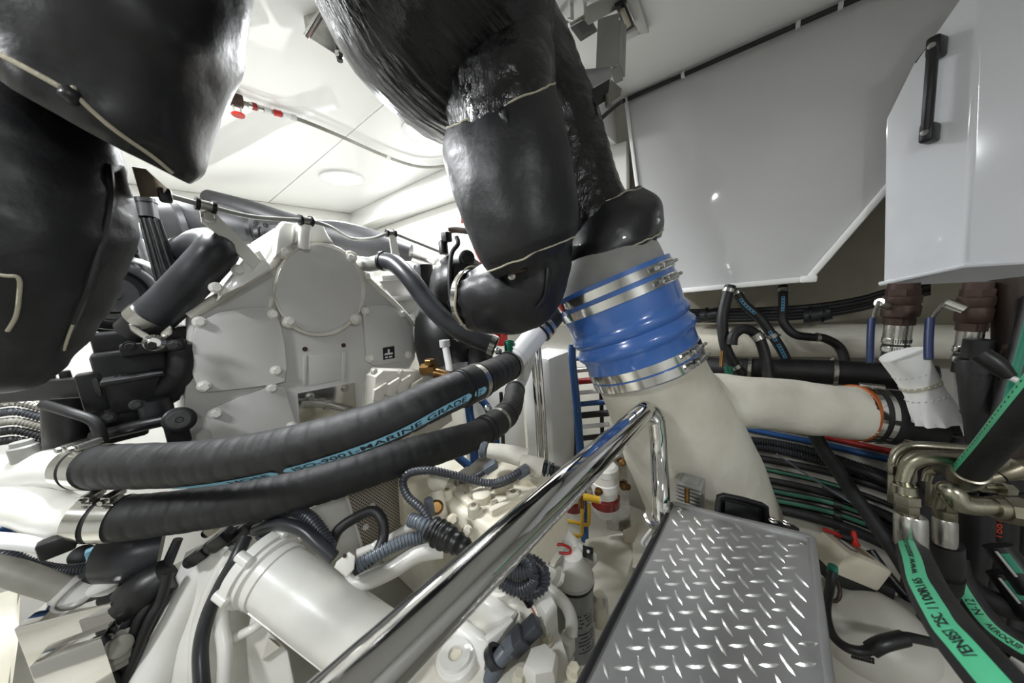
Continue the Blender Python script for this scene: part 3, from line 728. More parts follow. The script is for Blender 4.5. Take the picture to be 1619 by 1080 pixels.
o = B().tube([P(805, 540, 0.72), P(806, 560, 0.71)], 0.010, 12, 4, rib=(0.004, 0.002)).obj('ribbed_plug', M['teal']); tag(o, 'small green ribbed plug by the white pipe tee', 'plug')
rv = thing('red_manifold', 'red painted pipe flange glimpsed under the exhaust elbow', 'flange', P(790, 530, 0.80))
B().box(P(792, 528, 0.80), (0.025, 0.025, 0.06), bev=0.004).obj('flange', M['red'], rv)
B().tube([P(780, 522, 0.80), P(840, 510, 0.80)], 0.02, 14, 1).obj('pipe', M['red'], rv)
# ---------------------------------------------------------------- pair of two inch hoses
def RR(rows, rad):
    """centres of a hose of known radius whose outline touches the given points"""
    out = []
    for x1, y1, x2, y2 in rows:
        a = ray(x1, y1).normalized(); b = ray(x2, y2).normalized()
        m = (a + b).normalized(); out.append(CAM + m * (rad / math.sin(a.angle(b) / 2)))
    return out
RAD = 0.031
def relax(p, n=2):
    for _ in range(n):
        d = [(q - CAM).length for q in p]
        dd = d[:]
        for i in range(1, len(p) - 1): dd[i] = (d[i - 1] + 2 * d[i] + d[i + 1]) / 4
        p = [CAM + (q - CAM).normalized() * e for q, e in zip(p, dd)]
    return p
H1 = [(122, 706, 132, 771), (200, 702, 205, 772), (300, 697, 305, 770), (400, 685, 412, 755), (500, 661, 520, 733), (600, 630, 628, 700), (680, 598, 705, 661), (750, 573, 772, 629), (799, 557, 814, 598)]
H2 = [(122, 785, 140, 851), (200, 786, 205, 851), (300, 773, 305, 840), (400, 757, 412, 822), (500, 731, 520, 795), (600, 702, 625, 760), (690, 679, 710, 731), (755, 661, 772, 704), (792, 636, 819, 662), (801, 610, 828, 623)]
def hose_ribs(q, t, a): return noise.noise(q * 30) * 0.0006
def big_hose(name, label, px, col, bands):
    pts = relax(RR(px, RAD), 3)
    t = thing(name, label, 'hose', pts[0] - ZA * RAD)
    pth = Path(pts, 8)
    fine, _ = resample(pth.p, 0.004)
    rs = [RAD + 0.0008 * noise.noise(V((i * 0.17, 3, 1))) + (-0.0011 if i % 6 == 0 else 0) for i in range(len(fine))]
    B().tube(fine, rs, 40, 1).obj('hose_body', M[col], t, angle=60)
    for u0, u1, f in bands:
        c0, t0_ = pth.at(u0 * pth.len); c1, t1_ = pth.at(u1 * pth.len)
        seg = [pth.at((u0 + (u1 - u0) * k / 8) * pth.len)[0] for k in range(9)]
        o = B().tube(seg, RAD * f, 40, 1).obj('tape_cuff', M['rubber'], t)
        for k in (0.12, 0.88):
            cc, tt = pth.at((u0 + (u1 - u0) * k) * pth.len)
            B().ring(cc, tt, RAD * f, RAD * f + 0.0012, -0.002, 0.002, 40).obj('cable_tie', M['plastic'], o)
    for k, u in ((0, 0.008), (1, 0.034)):
        cc, tt = pth.at(u + 0.002)
        o = B().ring(cc, tt, RAD * 0.97, RAD * 1.05, -0.0095, 0.0095, 48).obj('band_clamp', M['steelb'], t)
        f = (ZA - tt * ZA.dot(tt)).normalized(); g = tt.cross(f)
        B().box(cc + f * (RAD + 0.005), (0.012, 0.026, 0.009), (tt, g, f), bev=0.002).obj('clamp_screw_box', M['steel'], o)
        B().hexhead(cc + f * (RAD + 0.005) + g * 0.014, g, 0.004, 0.006, False).obj('screw', M['steel'], o)
    for e in (pth.len - 0.007,):
        cc, tt = pth.at(e)
        o = B().ring(cc, tt, RAD * 0.97, RAD * 1.06, -0.010, 0.007, 40).obj('band_clamp', M['blackmetal'], t)
        for s_ in (-0.005, 0.003): B().ring(cc, tt, RAD * 1.05, RAD * 1.075, s_ - 0.0015, s_ + 0.0015, 40).obj('clamp_rim', M['steel'], o)
    return t, pth, pts
t1_, p1, q1 = big_hose('coolant_hose', 'upper black marine hose with pale blue printed stripe crossing the gearbox', H1, 'rubber2', [(0.750, 0.83, 1.06)])
t2_, p2, q2 = big_hose('coolant_hose', 'lower plain black hose crossing in front of the gearbox', H2, 'rubber2', [(0.66, 0.80, 1.07)])
cr = ROT @ V((1, 0, 0)); cu = ROT @ V((0, 1, 0)); cz = ROT @ V((0, 0, 1))
L1 = p1.len
def ref1(f):           # the printed line winds slowly from the underside to the front of the hose
    c, t = p1.at(f * L1)
    v = (CAM - c); v = (v - t * v.dot(t)).normalized(); dn = t.cross(v); dn = dn if dn.z < 0 else -dn
    a = math.radians(76 - 44 * min(1, max(0, (f - 0.25) / 0.5)))
    return v * math.cos(a) + dn * math.sin(a)
sw = 0.0125
stripe(p1, RAD, ref1, 0.235 * L1, 0.42 * L1, sw, M['paleblue'], 'printed_stripe', t1_, lift=0.0012, rounded=True)
stripe(p1, RAD, ref1, 0.43 * L1, 0.745 * L1, sw, M['paleblue'], 'printed_stripe', t1_, lift=0.0012, rounded=True)
stripe(p1, RAD * 1.062, ref1, 0.752 * L1, 0.79 * L1, sw, M['paleblue'], 'printed_stripe', t1_, lift=0.0006, rounded=True)
text_tube('HOSE', p1, RAD, ref1, 0.335 * L1, 0.0085, M['ink'], t1_, width=0.07 * L1, lift=0.0018)
text_tube('ISO-9001-MARINE GRADE', p1, RAD, ref1, 0.445 * L1, 0.0085, M['ink'], t1_, width=0.285 * L1, lift=0.0018)
text_tube('2"', p1, RAD * 1.062, ref1, 0.765 * L1, 0.008, M['ink'], t1_, lift=0.0012)
# steel straps that tie the two hoses together
st = thing('hose_strap', 'steel double strap joining the two black hoses', 'strap', P(672, 690, 0.5))
c_a, t_a = p1.at(0.805 * L1); c_b, t_b = p2.at(0.735 * p2.len)
B().ring(c_a, t_a, RAD * 1.07, RAD * 1.10, -0.006, 0.006, 44).obj('strap_ring', M['steel'], st)
B().ring(c_b, t_b, RAD * 1.075, RAD * 1.105, -0.006, 0.006, 44).obj('strap_ring', M['steel'], st)
mid = (c_a + c_b) / 2
B().lathe(mid - cz * -0.02, cz, [(0, 0.006), (0.008, 0.006), (0.010, 0.004)], 12).obj('strap_screw', M['steelb'], st)
# white pipe tee at the far end
wt = thing('pipe_tee', 'white painted pipe tee joining the two black hoses under the exhaust elbow', 'pipe fitting', q2[-1] - ZA * 0.03)
e1, e2 = q1[-1], q2[-1]
top = P(858, 516, (e1 - CAM).dot(-cz) * 1.06); d1_ = (e1 - CAM).dot(-cz)
B().tube([e1 - (top - e1).normalized() * 0.02, e1, e1.lerp(top, 0.5), top], [0.0255, 0.0255, 0.0265, 0.028], 28, 4).obj('pipe', M['whitep'], wt)
B().tube([e2 - (e2 - q2[-2]).normalized() * 0.02, e2, P(826, 588, (e2 - CAM).dot(-cz)), e1.lerp(top, 0.55)], [0.0255, 0.0255, 0.027, 0.022], 28, 6).obj('branch', M['whitep'], wt)
axp = (top - e1).normalized()
for s_ in (-0.012, 0.006): B().ring(top, axp, 0.026, 0.033, s_ - 0.005, s_ + 0.005, 36).obj('band_clamp', M['steel'], wt)
B().tube([top - axp * 0.02, top + axp * 0.06], 0.030, 28, 1).obj('rubber_joint', M['rubber'], wt)
B().ring(e1.lerp(top, 0.25), axp, 0.026, 0.0285, -0.002, 0.002, 30).obj('weld_bead', M['whitep'], wt)
# white forked manifold at the left edge
mf = thing('coolant_manifold', 'white forked pipe casting feeding both hoses at the left edge', 'manifold', P(20, 790, 0.42))
dL = (q1[0] - CAM).dot(-cz); dL2 = (q2[0] - CAM).dot(-cz)
c, r = SS((-60, 715, -50, 800, dL * 1.0), (0, 722, 2, 792, dL * 1.0), (45, 718, 50, 780, dL), (85, 708, 92, 772, dL))
B().tube(c + [q1[0] + (q1[1] - q1[0]).normalized() * 0.03], r[:3] + [0.029, 0.0285], 32, 8).obj('upper_arm', M['paint'], mf)
c, r = SS((-50, 745, -40, 830, dL2 * 1.03), (15, 752, 20, 822, dL2 * 1.02), (60, 768, 62, 836, dL2), (95, 782, 100, 852, dL2))
B().tube(c + [q2[0] + (q2[1] - q2[0]).normalized() * 0.03], r[:3] + [0.029, 0.0285], 32, 8).obj('lower_arm', M['paint'], mf)
B().lathe(P(40, 718, dL * 0.98), ZA, [(-0.01, 0.014), (0.012, 0.014), (0.014, 0.011), (0.02, 0.010)], 20).obj('sensor_port', M['grey'], mf)
# ---------------------------------------------------------------- black lagging in the left foreground
lj = thing('exhaust_lagging', 'large padded black vinyl exhaust lagging with cord piping in the left foreground', 'lagging', P(100, 500, 0.33))
c, r = SS((-40, -160, 380, -160, 0.30), (-70, -60, 378, -40, 0.30), (-95, 20, 362, 60, 0.30), (-100, 40, 352, 135, 0.305), (-90, 60, 335, 212, 0.31), (-60, 70, 320, 268, 0.315), (-35, 84, 303, 298, 0.32))
nn = [V(ROT @ V((-0.05, -1, 0.0))), V(ROT @ V((-0.1, -1, 0.0))), V(ROT @ V((-0.2, -1, 0.0))), V(ROT @ V((-0.32, -0.95, 0.0))), V(ROT @ V((-0.42, -0.9, 0))), V(ROT @ V((-0.5, -0.86, 0))), V(ROT @ V((-0.54, -0.84, 0)))]
def bigw(q, t, a):
    v = noise.noise(q * 10 + V((4, 2, 0))) * 0.011 + noise.noise(q * 24) * 0.005
    e = max(0, (t - 0.75) / 0.25)
    return v - 0.004 * e * e + noise.noise(V((math.cos(a) * 3, math.sin(a) * 3, 1))) * 0.008 * e
bt = B().tube(c, r, 96, 10, norms=nn, disp=bigw); UL = bt.loops
u1 = bt.obj('upper_jacket', M['vinyl'], lj)
LC, LR, LN = c, r, nn
def cordline(pts, name, par, rr=0.0022):
    return B().tube(pts, rr, 8, 8).obj(name, M['cord'], par)
c2, r2 = SS((-180, 60, 130, 150, 0.335), (-170, 150, 190, 225, 0.325), (-160, 250, 208, 300, 0.32), (-150, 370, 205, 365, 0.315), (-150, 470, 175, 455, 0.315), (-150, 560, 125, 540, 0.32), (-150, 600, 85, 588, 0.325))
l1 = B().tube(c2, r2, 80, 10, disp=lambda q, t, a: noise.noise(q * 10 + V((7, 0, 3))) * 0.008 + noise.noise(V((q.x * 30, q.y * 30, q.z * 60))) * 0.003 - 0.01 * max(0, (t - 0.85) / 0.15) ** 2).obj('lower_jacket', M['vinyl2'], lj)
# ---------------------------------------------------------------- helpers for small gear
def wsize(x1, y1, x2, y2, d, kx=1.4):
    return (x2 - x1) * d / FPX / kx, (y2 - y1) * d / FPX
def wbox(x1, y1, x2, y2, d, name, m, parent, bev=0.004, sy=None, ax=None, kx=1.4, seg=2):
    w_, h_ = wsize(x1, y1, x2, y2, d, kx)
    return B().box(P((x1 + x2) / 2, (y1 + y2) / 2, d), (w_, sy or w_, h_), ax, bev=min(bev, w_ * 0.3, h_ * 0.3), seg=seg).obj(name, M[m], parent)
def cable(name, label, cat, pts, r, m, rib=None, sub=7, seg=12, group=None, parent=None):
    o = B().tube([P(*p) for p in pts], r, seg, sub, rib=rib).obj(name, M[m], parent)
    if parent is None: tag(o, label, cat, group)
    return o
def hbolt(x, y, d, ax, r, m, parent, h=None, name='bolt'):
    return B().hexhead(P(x, y, d), ax, r, h or r * 1.3).obj(name, M[m], parent)
def disc(x, y, d, ax, prof, m, parent, name, seg=28):
    return B().lathe(P(x, y, d), ax, prof, seg).obj(name, M[m], parent)
toC = lambda x, y: -ray(x, y).normalized()

# ---------------------------------------------------------------- black pump and filter head at the left
bp_ = thing('seawater_pump', 'black painted pump assembly with round end plate left of the gearbox', 'pump', P(180, 700, 0.56))
wbox(165, 548, 272, 640, 0.56, 'body', 'blackmetal', bp_, 0.008, 0.11)
wbox(150, 622, 225, 690, 0.55, 'lower_body', 'blackmetal', bp_, 0.006, 0.09)
c, r = SS((62, 618, 150, 618, 0.53), (64, 660, 150, 660, 0.53), (68, 705, 148, 705, 0.53)); B().tube(c, r, 32, 2).obj('filter_bowl', M['blackmetal'], bp_)
c, r = SS((262, 545, 312, 545, 0.56), (260, 585, 310, 590, 0.56), (232, 618, 280, 634, 0.56)); B().tube(c, r, 28, 5).obj('outlet_elbow', M['rubber'], bp_)
wbox(160, 520, 300, 552, 0.57, 'top_flange', 'blackmetal', bp_, 0.004, 0.10)
wbox(196, 538, 290, 556, 0.545, 'flange_rim', 'blackmetal', bp_, 0.003, 0.08)
wbox(-20, 600, 160, 632, 0.50, 'bracket_bar', 'blackmetal', bp_, 0.004, 0.03, (dirpx(0, 622, 160, 612, 0.5), YA, ZA), 1.0)
wbox(130, 588, 168, 650, 0.50, 'bracket_end', 'blackmetal', bp_, 0.004, 0.03)
wbox(-20, 580, 60, 600, 0.52, 'upper_bar', 'blackmetal', bp_, 0.004, 0.04)
for k in range(4): wbox(18 + 26 * k, 586, 34 + 26 * k, 604, 0.505, 'stud', 'plastic', bp_, 0.002)
B().tube([P(150, 690, 0.50), P(225, 672, 0.51), P(280, 660, 0.53)], 0.010, 12, 2).obj('lug_arm', M['blackmetal'], bp_)
disc(284, 664, 0.525, toC(284, 664), [(-0.012, 0.021), (0.006, 0.021), (0.008, 0.018), (0.008, 0.013), (0.016, 0.013), (0.016, 0.005), (0.012, 0.004)], 'blackmetal', bp_, 'lug_eye')
wbox(262, 668, 300, 700, 0.54, 'lug_foot', 'blackmetal', bp_, 0.003)
disc(247, 645, 0.545, ZA, [(-0.022, 0.021), (0.016, 0.021), (0.020, 0.017)], 'satin', bp_, 'cap_block')
for x, y in ((205, 548), (240, 546), (275, 546), (172, 660), (215, 640), (190, 600)): B().hexhead(P(x, y, 0.495), toC(x, y), 0.006, 0.008).obj('bolt', M['plastic'], bp_)
for k in range(1): wbox(168, 590, 255, 597, 0.515, 'casting_rib', 'blackmetal', bp_, 0.002, 0.10)
B().tube([P(70, 640, 0.48), P(110, 652, 0.47), P(150, 668, 0.475), P(162, 700, 0.48)], 0.007, 12, 5).obj('drain_line', M['rubber'], bp_)
# round end plate with concentric rims
axd = (toC(180, 462) * 0.8 + cr * 0.25 + ZA * 0.1).normalized()
disc(178, 466, 0.60, axd, [(-0.05, 0.062), (-0.02, 0.066), (0.0, 0.066), (0.004, 0.060), (0.004, 0.050), (-0.006, 0.046), (-0.006, 0.036), (0.003, 0.033), (0.003, 0.012), (0.010, 0.010), (0.010, 0.004)], 'blackmetal', bp_, 'end_plate', 44)
disc(178, 470, 0.63, axd, [(-0.12, 0.05), (0.0, 0.072), (0.004, 0.072)], 'blackmetal', bp_, 'end_housing', 40)
wbox(196, 375, 216, 400, 0.63, 'terminal_block', 'plastic', bp_, 0.003)
disc(222, 360, 0.70, (dirpx(222, 360, 250, 420, 0.7)), [(0, 0.03), (0.05, 0.032), (0.08, 0.025)], 'satin', bp_, 'upper_barrel')
c, r = SS((196, 398, 218, 370, 0.66), (212, 440, 245, 420, 0.66), (225, 470, 262, 470, 0.66)); B().tube(c, r, 24, 5).obj('side_barrel', M['blackmetal'], bp_)
# black ribbed filler tube with cap
fl = thing('oil_filler', 'black ribbed filler tube with screw cap behind the charcoal elbow hose', 'filler tube', P(265, 450, 0.62))
axf = (P(226, 322, 0.60) - P(268, 455, 0.62)).normalized()
c, r = SS((222, 352, 252, 345, 0.60), (246, 448, 286, 440, 0.62)); B().tube(c, r, 24, 4).obj('tube', M['blackmetal'], fl)
f = axf
for k in range(5):
    a = (k - 2) * 0.5; v = toC(240, 400); v = (v - f * v.dot(f)).normalized(); s_ = f.cross(v)
    dv = v * math.cos(a) + s_ * math.sin(a)
    B().tube([c[0] + dv * r[0], c[1] + dv * r[1]], 0.0028, 8, 1).obj('rib', M['blackmetal'], fl)
c, r = SS((210, 322, 246, 316, 0.60), (214, 350, 252, 343, 0.60)); B().tube(c, [r[0] * 1.0, r[1] * 0.96], 28, 1).obj('cap', M['plastic'], fl)
o = B().ring(c[0], axf, r[0] * 0.9, r[0] * 1.08, -0.004, 0.004, 28).obj('cap_rim', M['plastic'], fl)
o = B().tube([P(208, 410, 0.64), P(228, 416, 0.635), P(246, 424, 0.63)], 0.0055, 10, 4).obj('lead_wire', M['whitep']); tag(o, 'short white wire tucked behind the filler tube', 'wire')
# brownish clamp under the upper jacket
jc = thing('lagging_buckle', 'tan metal buckle hanging under the black lagging', 'buckle', P(245, 300, 0.36))
B().prism([P(x, y, 0.36) for x, y in ((207, 262), (230, 266), (265, 298), (256, 312), (222, 312))], ray(240, 290) * 0.012, bev=0.002).obj('plate', M['tan'], jc)
wbox(250, 298, 272, 320, 0.365, 'clasp', 'plastic', jc, 0.003)

# ---------------------------------------------------------------- cord piping on the left lagging
def front(x, y, obj_d): return P(x, y, obj_d)
cordline(on_surface(u1, ((-30, 70), (0, 86), (50, 113), (108, 145)), 0.001), 'piping', u1, 0.0022)
cordline(on_surface(u1, ((117, 138), (128, 158), (180, 204), (240, 246), (272, 272), (284, 286)), 0.001), 'piping', u1, 0.0018)
B().tube(on_surface(u1, ((104, 138), (112, 152), (116, 166)), 0.0), [0.004, 0.007, 0.003], 12, 5).obj('gathered_fold', M['vinyl'], u1)
cordline(on_surface(l1, ((-20, 432), (10, 436), (30, 440), (30, 470), (25, 500), (12, 523)), 0.0006), 'piping', l1, 0.0015)
B().tube(on_surface(l1, ((172, 262), (176, 310), (168, 360), (152, 410), (138, 455), (118, 505), (98, 552)), 0.0), 0.0030, 8, 6).obj('stitched_seam', M['vinyl'], l1)
cordline(on_surface(l1, ((112, 512), (105, 530), (98, 552)), 0.0022), 'piping', l1, 0.0011)

# ---------------------------------------------------------------- gear under the hoses at the left
gm = thing('starter_motor', 'black electric motor body under the two hoses at the left', 'motor', P(200, 905, 0.52))
c, r = SS((150, 850, 190, 910, 0.50), (190, 838, 230, 908, 0.51), (240, 830, 272, 898, 0.53)); B().tube(c, r, 28, 5).obj('body', M['satin'], gm)
c, r = SS((140, 885, 165, 925, 0.50), (165, 870, 185, 912, 0.505)); B().tube(c, r, 20, 2).obj('nose', M['satin'], gm)
c, r = SS((184, 932, 236, 970, 0.485), (213, 907, 262, 948, 0.49), (248, 890, 284, 925, 0.50)); B().tube(c, r, 24, 5).obj('solenoid', M['blackmetal'], gm)
c, r = SS((140, 930, 150, 945, 0.48), (170, 905, 185, 925, 0.49), (200, 888, 215, 905, 0.50)); B().tube(c, r, 14, 3).obj('mount_arm', M['cover'], gm)
c, r = SS((250, 905, 265, 912, 0.51), (275, 850, 288, 855, 0.52)); B().tube(c, r, 10, 1).obj('bracket', M['satin'], gm)
cable('battery_cable', 'blue sheathed cable end looped under the black motor', 'cable', [(184, 965, 0.5), (180, 945, 0.49), (190, 968, 0.49), (205, 970, 0.5), (200, 955, 0.52)], 0.004, 'paleblue')
for k in range(4):
    cable('motor_lead', ('leftmost', 'second', 'third', 'rightmost')[k] + ' black lead running down from the black motor', 'cable', [(215 + 17 * k, 930 - 8 * k, 0.50 - 0.006 * k), (200 + 18 * k, 962 - 4 * k, 0.475), (178 + 19 * k, 1000 - 5 * k, 0.465), (165 + 10 * k, 1085, 0.455)], 0.0065, 'rubber', group='black leads below the motor')
pu = thing('belt_pulley', 'round pulley hub beside the polished box at lower left', 'pulley', P(192, 1040, 0.5))
disc(190, 1022, 0.455, toC(190, 1022), [(-0.02, 0.027), (0.0, 0.027), (0.002, 0.021), (0.006, 0.020), (0.006, 0.014), (0.016, 0.013), (0.018, 0.010)], 'greypipe', pu, 'hub')
disc(190, 1022, 0.465, toC(190, 1022), [(-0.03, 0.036), (0.0, 0.036), (0.003, 0.03)], 'blackmetal', pu, 'rim')
# grey drain pipe and white pipe
gp = thing('drain_pipe', 'grey drain pipe with sleeve end entering at the lower left', 'pipe', P(160, 960, 0.5))
c, r = SS((-60, 868, -70, 905, 0.44), (0, 880, -8, 918, 0.45), (100, 915, 95, 948, 0.47), (160, 936, 155, 960, 0.49)); B().tube(c, 0.0165, 24, 3).obj('pipe', M['greypipe'], gp)
ax_ = (c[2] - c[1]).normalized()
B().tube([c[2], c[3], P(168, 947, 0.493)], 0.0185, 24, 3).obj('sleeve', M['cover'], gp)
B().ring(c[2] + ax_ * 0.012, ax_, 0.017, 0.0195, -0.001, 0.001, 24).obj('joint', M['greypipe'], gp)
cable('water_tube', 'white tube crossing above the grey drain pipe', 'tube', [(-40, 852, 0.42), (20, 856, 0.42), (76, 864, 0.43)], 0.0095, 'whitep')
B().box(P(90, 862, 0.43), (0.03, 0.02, 0.025), bev=0.004).obj('elbow', M['plastic'], bpy.data.objects['water_tube'])
cable('corrugated_sleeve', 'black corrugated sleeve running under the white tube at the left', 'conduit', [(-30, 866, 0.46), (10, 876, 0.46), (50, 893, 0.47), (100, 902, 0.48), (148, 896, 0.49)], 0.0068, 'conduit', rib=(0.004, 0.0015))
cable('blue_hose', 'blue hose end at the far left under the white manifold', 'hose', [(-30, 870, 0.5), (0, 842, 0.5), (20, 845, 0.52), (40, 850, 0.54)], 0.012, 'bluehose')
sp = thing('sensor_plug', 'black round sensor plug under the white manifold at left', 'plug', P(130, 890, 0.55))
disc(130, 878, 0.55, toC(130, 878), [(-0.02, 0.014), (0.0, 0.016), (0.01, 0.016), (0.012, 0.010)], 'plastic', sp, 'body')
wbox(138, 866, 158, 890, 0.55, 'housing', 'paleblue', sp, 0.003)
B().tube([P(148, 878, 0.55), P(170, 878, 0.535), P(195, 875, 0.515)], 0.005, 10, 4).obj('lead', M['conduit'], sp)
for k in range(5):
    y = 636 + 15 * k
    cable('wiring_loom', ('silver braided top', 'upper black ribbed', 'grey braided middle', 'lower black ribbed', 'lowest black ribbed')[k] + ' loom behind the black pump at the left edge', 'cable', [(-20, y + 6, 0.66), (15, y, 0.66), (40, y + 2, 0.67), (70, y + 10, 0.68)], 0.007, ('steel', 'conduit', 'greypipe', 'rubber', 'rubber')[k], rib=(0.006, 0.0015), group='looms behind the black pump')
# polished stainless box
sb = thing('polished_box', 'polished stainless steel stepped box at the lower left', 'box', P(90, 1080, 0.42))
A_, B_, C_, D_ = P(22, 990, 0.43), P(168, 952, 0.50), P(176, 1000, 0.50), P(30, 1075, 0.43)
dn = -ZA * 0.30
def step_box(a, b_, dep, name):
    d = (b_ - a).normalized(); n = d.cross(ZA); n = n if n.dot(a - CAM) > 0 else -n
    B().prism([a, b_, b_ + n * dep, a + n * dep], dn, bev=0.002).obj(name, M['chrome'], sb, angle=25)
pa_ = P(22, 994, 0.43); step_box(pa_, onp(174, 955, 2, pa_.z), 0.06, 'upper_step')
pa_ = P(46, 1054, 0.40); step_box(pa_, onp(160, 1010, 2, pa_.z), 0.03, 'lower_step')
wp = B().prism([P(-80, 960, 0.75), P(28, 930, 0.8), P(25, 1000, 0.75), P(10, 1100, 0.62), P(-80, 1100, 0.6)], -ZA * 0.02).obj('deck_plate', M['floor']); tag(wp, 'white deck plate at the far lower left', 'deck plate')

# ---------------------------------------------------------------- flywheel housing and starter drum, lower left
fh = thing('flywheel_housing', 'large curved white flywheel housing at the bottom left', 'housing', P(280, 1080, 0.5))
pts = [(372, 868), (345, 905), (322, 955), (308, 1010), (305, 1130), (150, 1130), (190, 1075), (225, 1015), (252, 965), (276, 915), (292, 872), (330, 852)]
c0 = [P(x, y, 0.52 - (y - 850) * 0.0002) for x, y in pts]
B().prism(c0, (ray(280, 980) + cr * 0.2) * 0.07, bev=0.010, seg=3).obj('shell', M['paint'], fh)
B().tube([P(372, 868, 0.515), P(347, 905, 0.505), P(326, 955, 0.495), (P(313, 1010, 0.485)), P(310, 1130, 0.47)], 0.010, 14, 6).obj('rim_flange', M['paint'], fh)
B().tube([P(345, 850, 0.54), P(322, 895, 0.525), P(292, 955, 0.505), P(262, 1020, 0.49), P(236, 1085, 0.47)], [0.004, 0.016, 0.022, 0.026, 0.028], 20, 6).obj('swelling', M['paint'], fh)
for x, y in ((352, 905), (323, 985)): hbolt(x + 8, y - 2, 0.48, toC(x, y), 0.008, 'boltw', fh)
dr = thing('starter_drum', 'white cylindrical starter drum with bolted end flange at bottom left', 'starter', P(470, 1060, 0.45))
a0, r0 = S(448, 846, 384, 958, 0.475); a1, r1 = S(606, 948, 478, 1042, 0.44)
axs = (a1 - a0).normalized(); Ld = (a1 - a0).length
B().lathe(a0, axs, [(-0.012, r0 * 1.02), (0.0, r0 * 1.10), (0.010, r0 * 1.10), (0.012, r0 * 0.98), (Ld * 0.45, r0 * 0.98), (Ld * 0.47, r0 * 1.0), (Ld, r0 * 1.0), (Ld + 0.09, r0 * 1.0)], 48).obj('drum', M['paint'], dr)
B().ring(a0, axs, r0 * 1.0, r0 * 1.2, -0.012, 0.002, 48).obj('end_flange', M['paint'], dr)
u_, v_ = frame(axs, cz)
dvs = (u_ * 0.75 - v_ * 0.66)
B().tube([a0 + axs * 0.03 + (u_ * 0.8 + v_ * 0.6) * r0, a0 + axs * (Ld + 0.08) + (u_ * 0.8 + v_ * 0.6) * r0 * 1.0], 0.0012, 6, 1).obj('seam_bead', M['paint'], dr)
B().ring(a0, axs, r0 * 0.95, r0 * 1.04, 0.016, 0.026, 48).obj('flange_rib', M['paint'], dr)
for k in range(6):
    a = 2 * PI * k / 6 + 0.3; dv = u_ * math.cos(a) + v_ * math.sin(a)
    B().lathe(a0 + dv * r0 * 1.16 - axs * 0.016, axs, [(0, 0.0075), (0.020, 0.0075), (0.022, 0.005)], 14).obj('flange_boss', M['paint'], dr)
B().prism([P(x, y, 0.41) for x, y in ((532, 888), (552, 872), (562, 880), (560, 900), (548, 914), (528, 898))], ray(545, 890) * 0.05, bev=0.003).obj('mount_lug', M['paint'], dr)
disc(545, 879, 0.409, toC(545, 879), [(-0.003, 0.0025), (0.0008, 0.0025)], 'hole', dr, 'lug_hole', 10)
cable('white_pipe', 'slim white pipe standing along the flywheel housing', 'pipe', [(366, 925, 0.45), (352, 950, 0.445), (350, 985, 0.44), (356, 1030, 0.43), (355, 1110, 0.41)], 0.0085, 'paint')
cable('loom_cable', 'thick grey black cable bending down the flywheel housing', 'cable', [(388, 850, 0.47), (372, 885, 0.45), (350, 925, 0.44), (328, 975, 0.43), (317, 1030, 0.42), (322, 1110, 0.40)], 0.0085, 'satin')
sbk = thing('support_bracket', 'white webbed bracket under the starter drum', 'bracket', P(420, 1080, 0.44))
B().prism([P(x, y, 0.46) for x, y in ((398, 968), (456, 1030), (470, 1100), (395, 1100), (388, 1010))], ray(420, 1040) * 0.04, bev=0.006).obj('web', M['paint'], sbk)
B().prism([P(x, y, 0.452) for x, y in ((424, 1008), (442, 1024), (414, 1044))], ray(420, 1030) * 0.01).obj('pocket', M['cast'], sbk)
B().tube([P(372, 1008, 0.45), P(398, 995, 0.45), P(414, 985, 0.46)], 0.006, 10, 3).obj('stay', M['paint'], sbk)
# connectors under the lower hose
for k, (x, y, d, w_, h_, lab) in enumerate(((318, 876, 0.50, 26, 22, 'black cylindrical wiring connector hanging left of the starter drum'), (352, 852, 0.50, 26, 26, 'black square wiring connector under the lower hose'), (385, 838, 0.52, 30, 22, 'black flat wiring connector beneath the lower hose'), (338, 835, 0.55, 18, 16, 'small cream wiring connector beneath the lower hose'), (402, 826, 0.54, 22, 18, 'black small wiring connector nearest the lower hose'))):
    t = thing('wiring_connector', lab, 'connector', P(x, y, d), 'connectors under the lower hose')
    ax3 = (dirpx(x, y, x + 20, y - 14, d),); u_, v_ = frame(ax3[0], ZA)
    B().box(P(x, y, d), (w_ * d / FPX * 1.1, h_ * d / FPX * 0.8, h_ * d / FPX), (ax3[0], u_, v_), bev=0.003).obj('body', M['beige' if 'cream' in lab else 'plastic'], t)
    B().lathe(P(x, y, d) - ax3[0] * (w_ * d / FPX * 0.9), ax3[0], [(0, h_ * d / FPX * 0.42), (w_ * d / FPX * 0.8, h_ * d / FPX * 0.45)], 14).obj('collar', M['plastic'], t)
    B().tube([P(x, y, d) + ax3[0] * 0.01, P(x + 26, y - 16, d + 0.02), P(x + 50, y - 10, d + 0.04)], 0.005, 8, 5).obj('wire', M['conduit'], t)
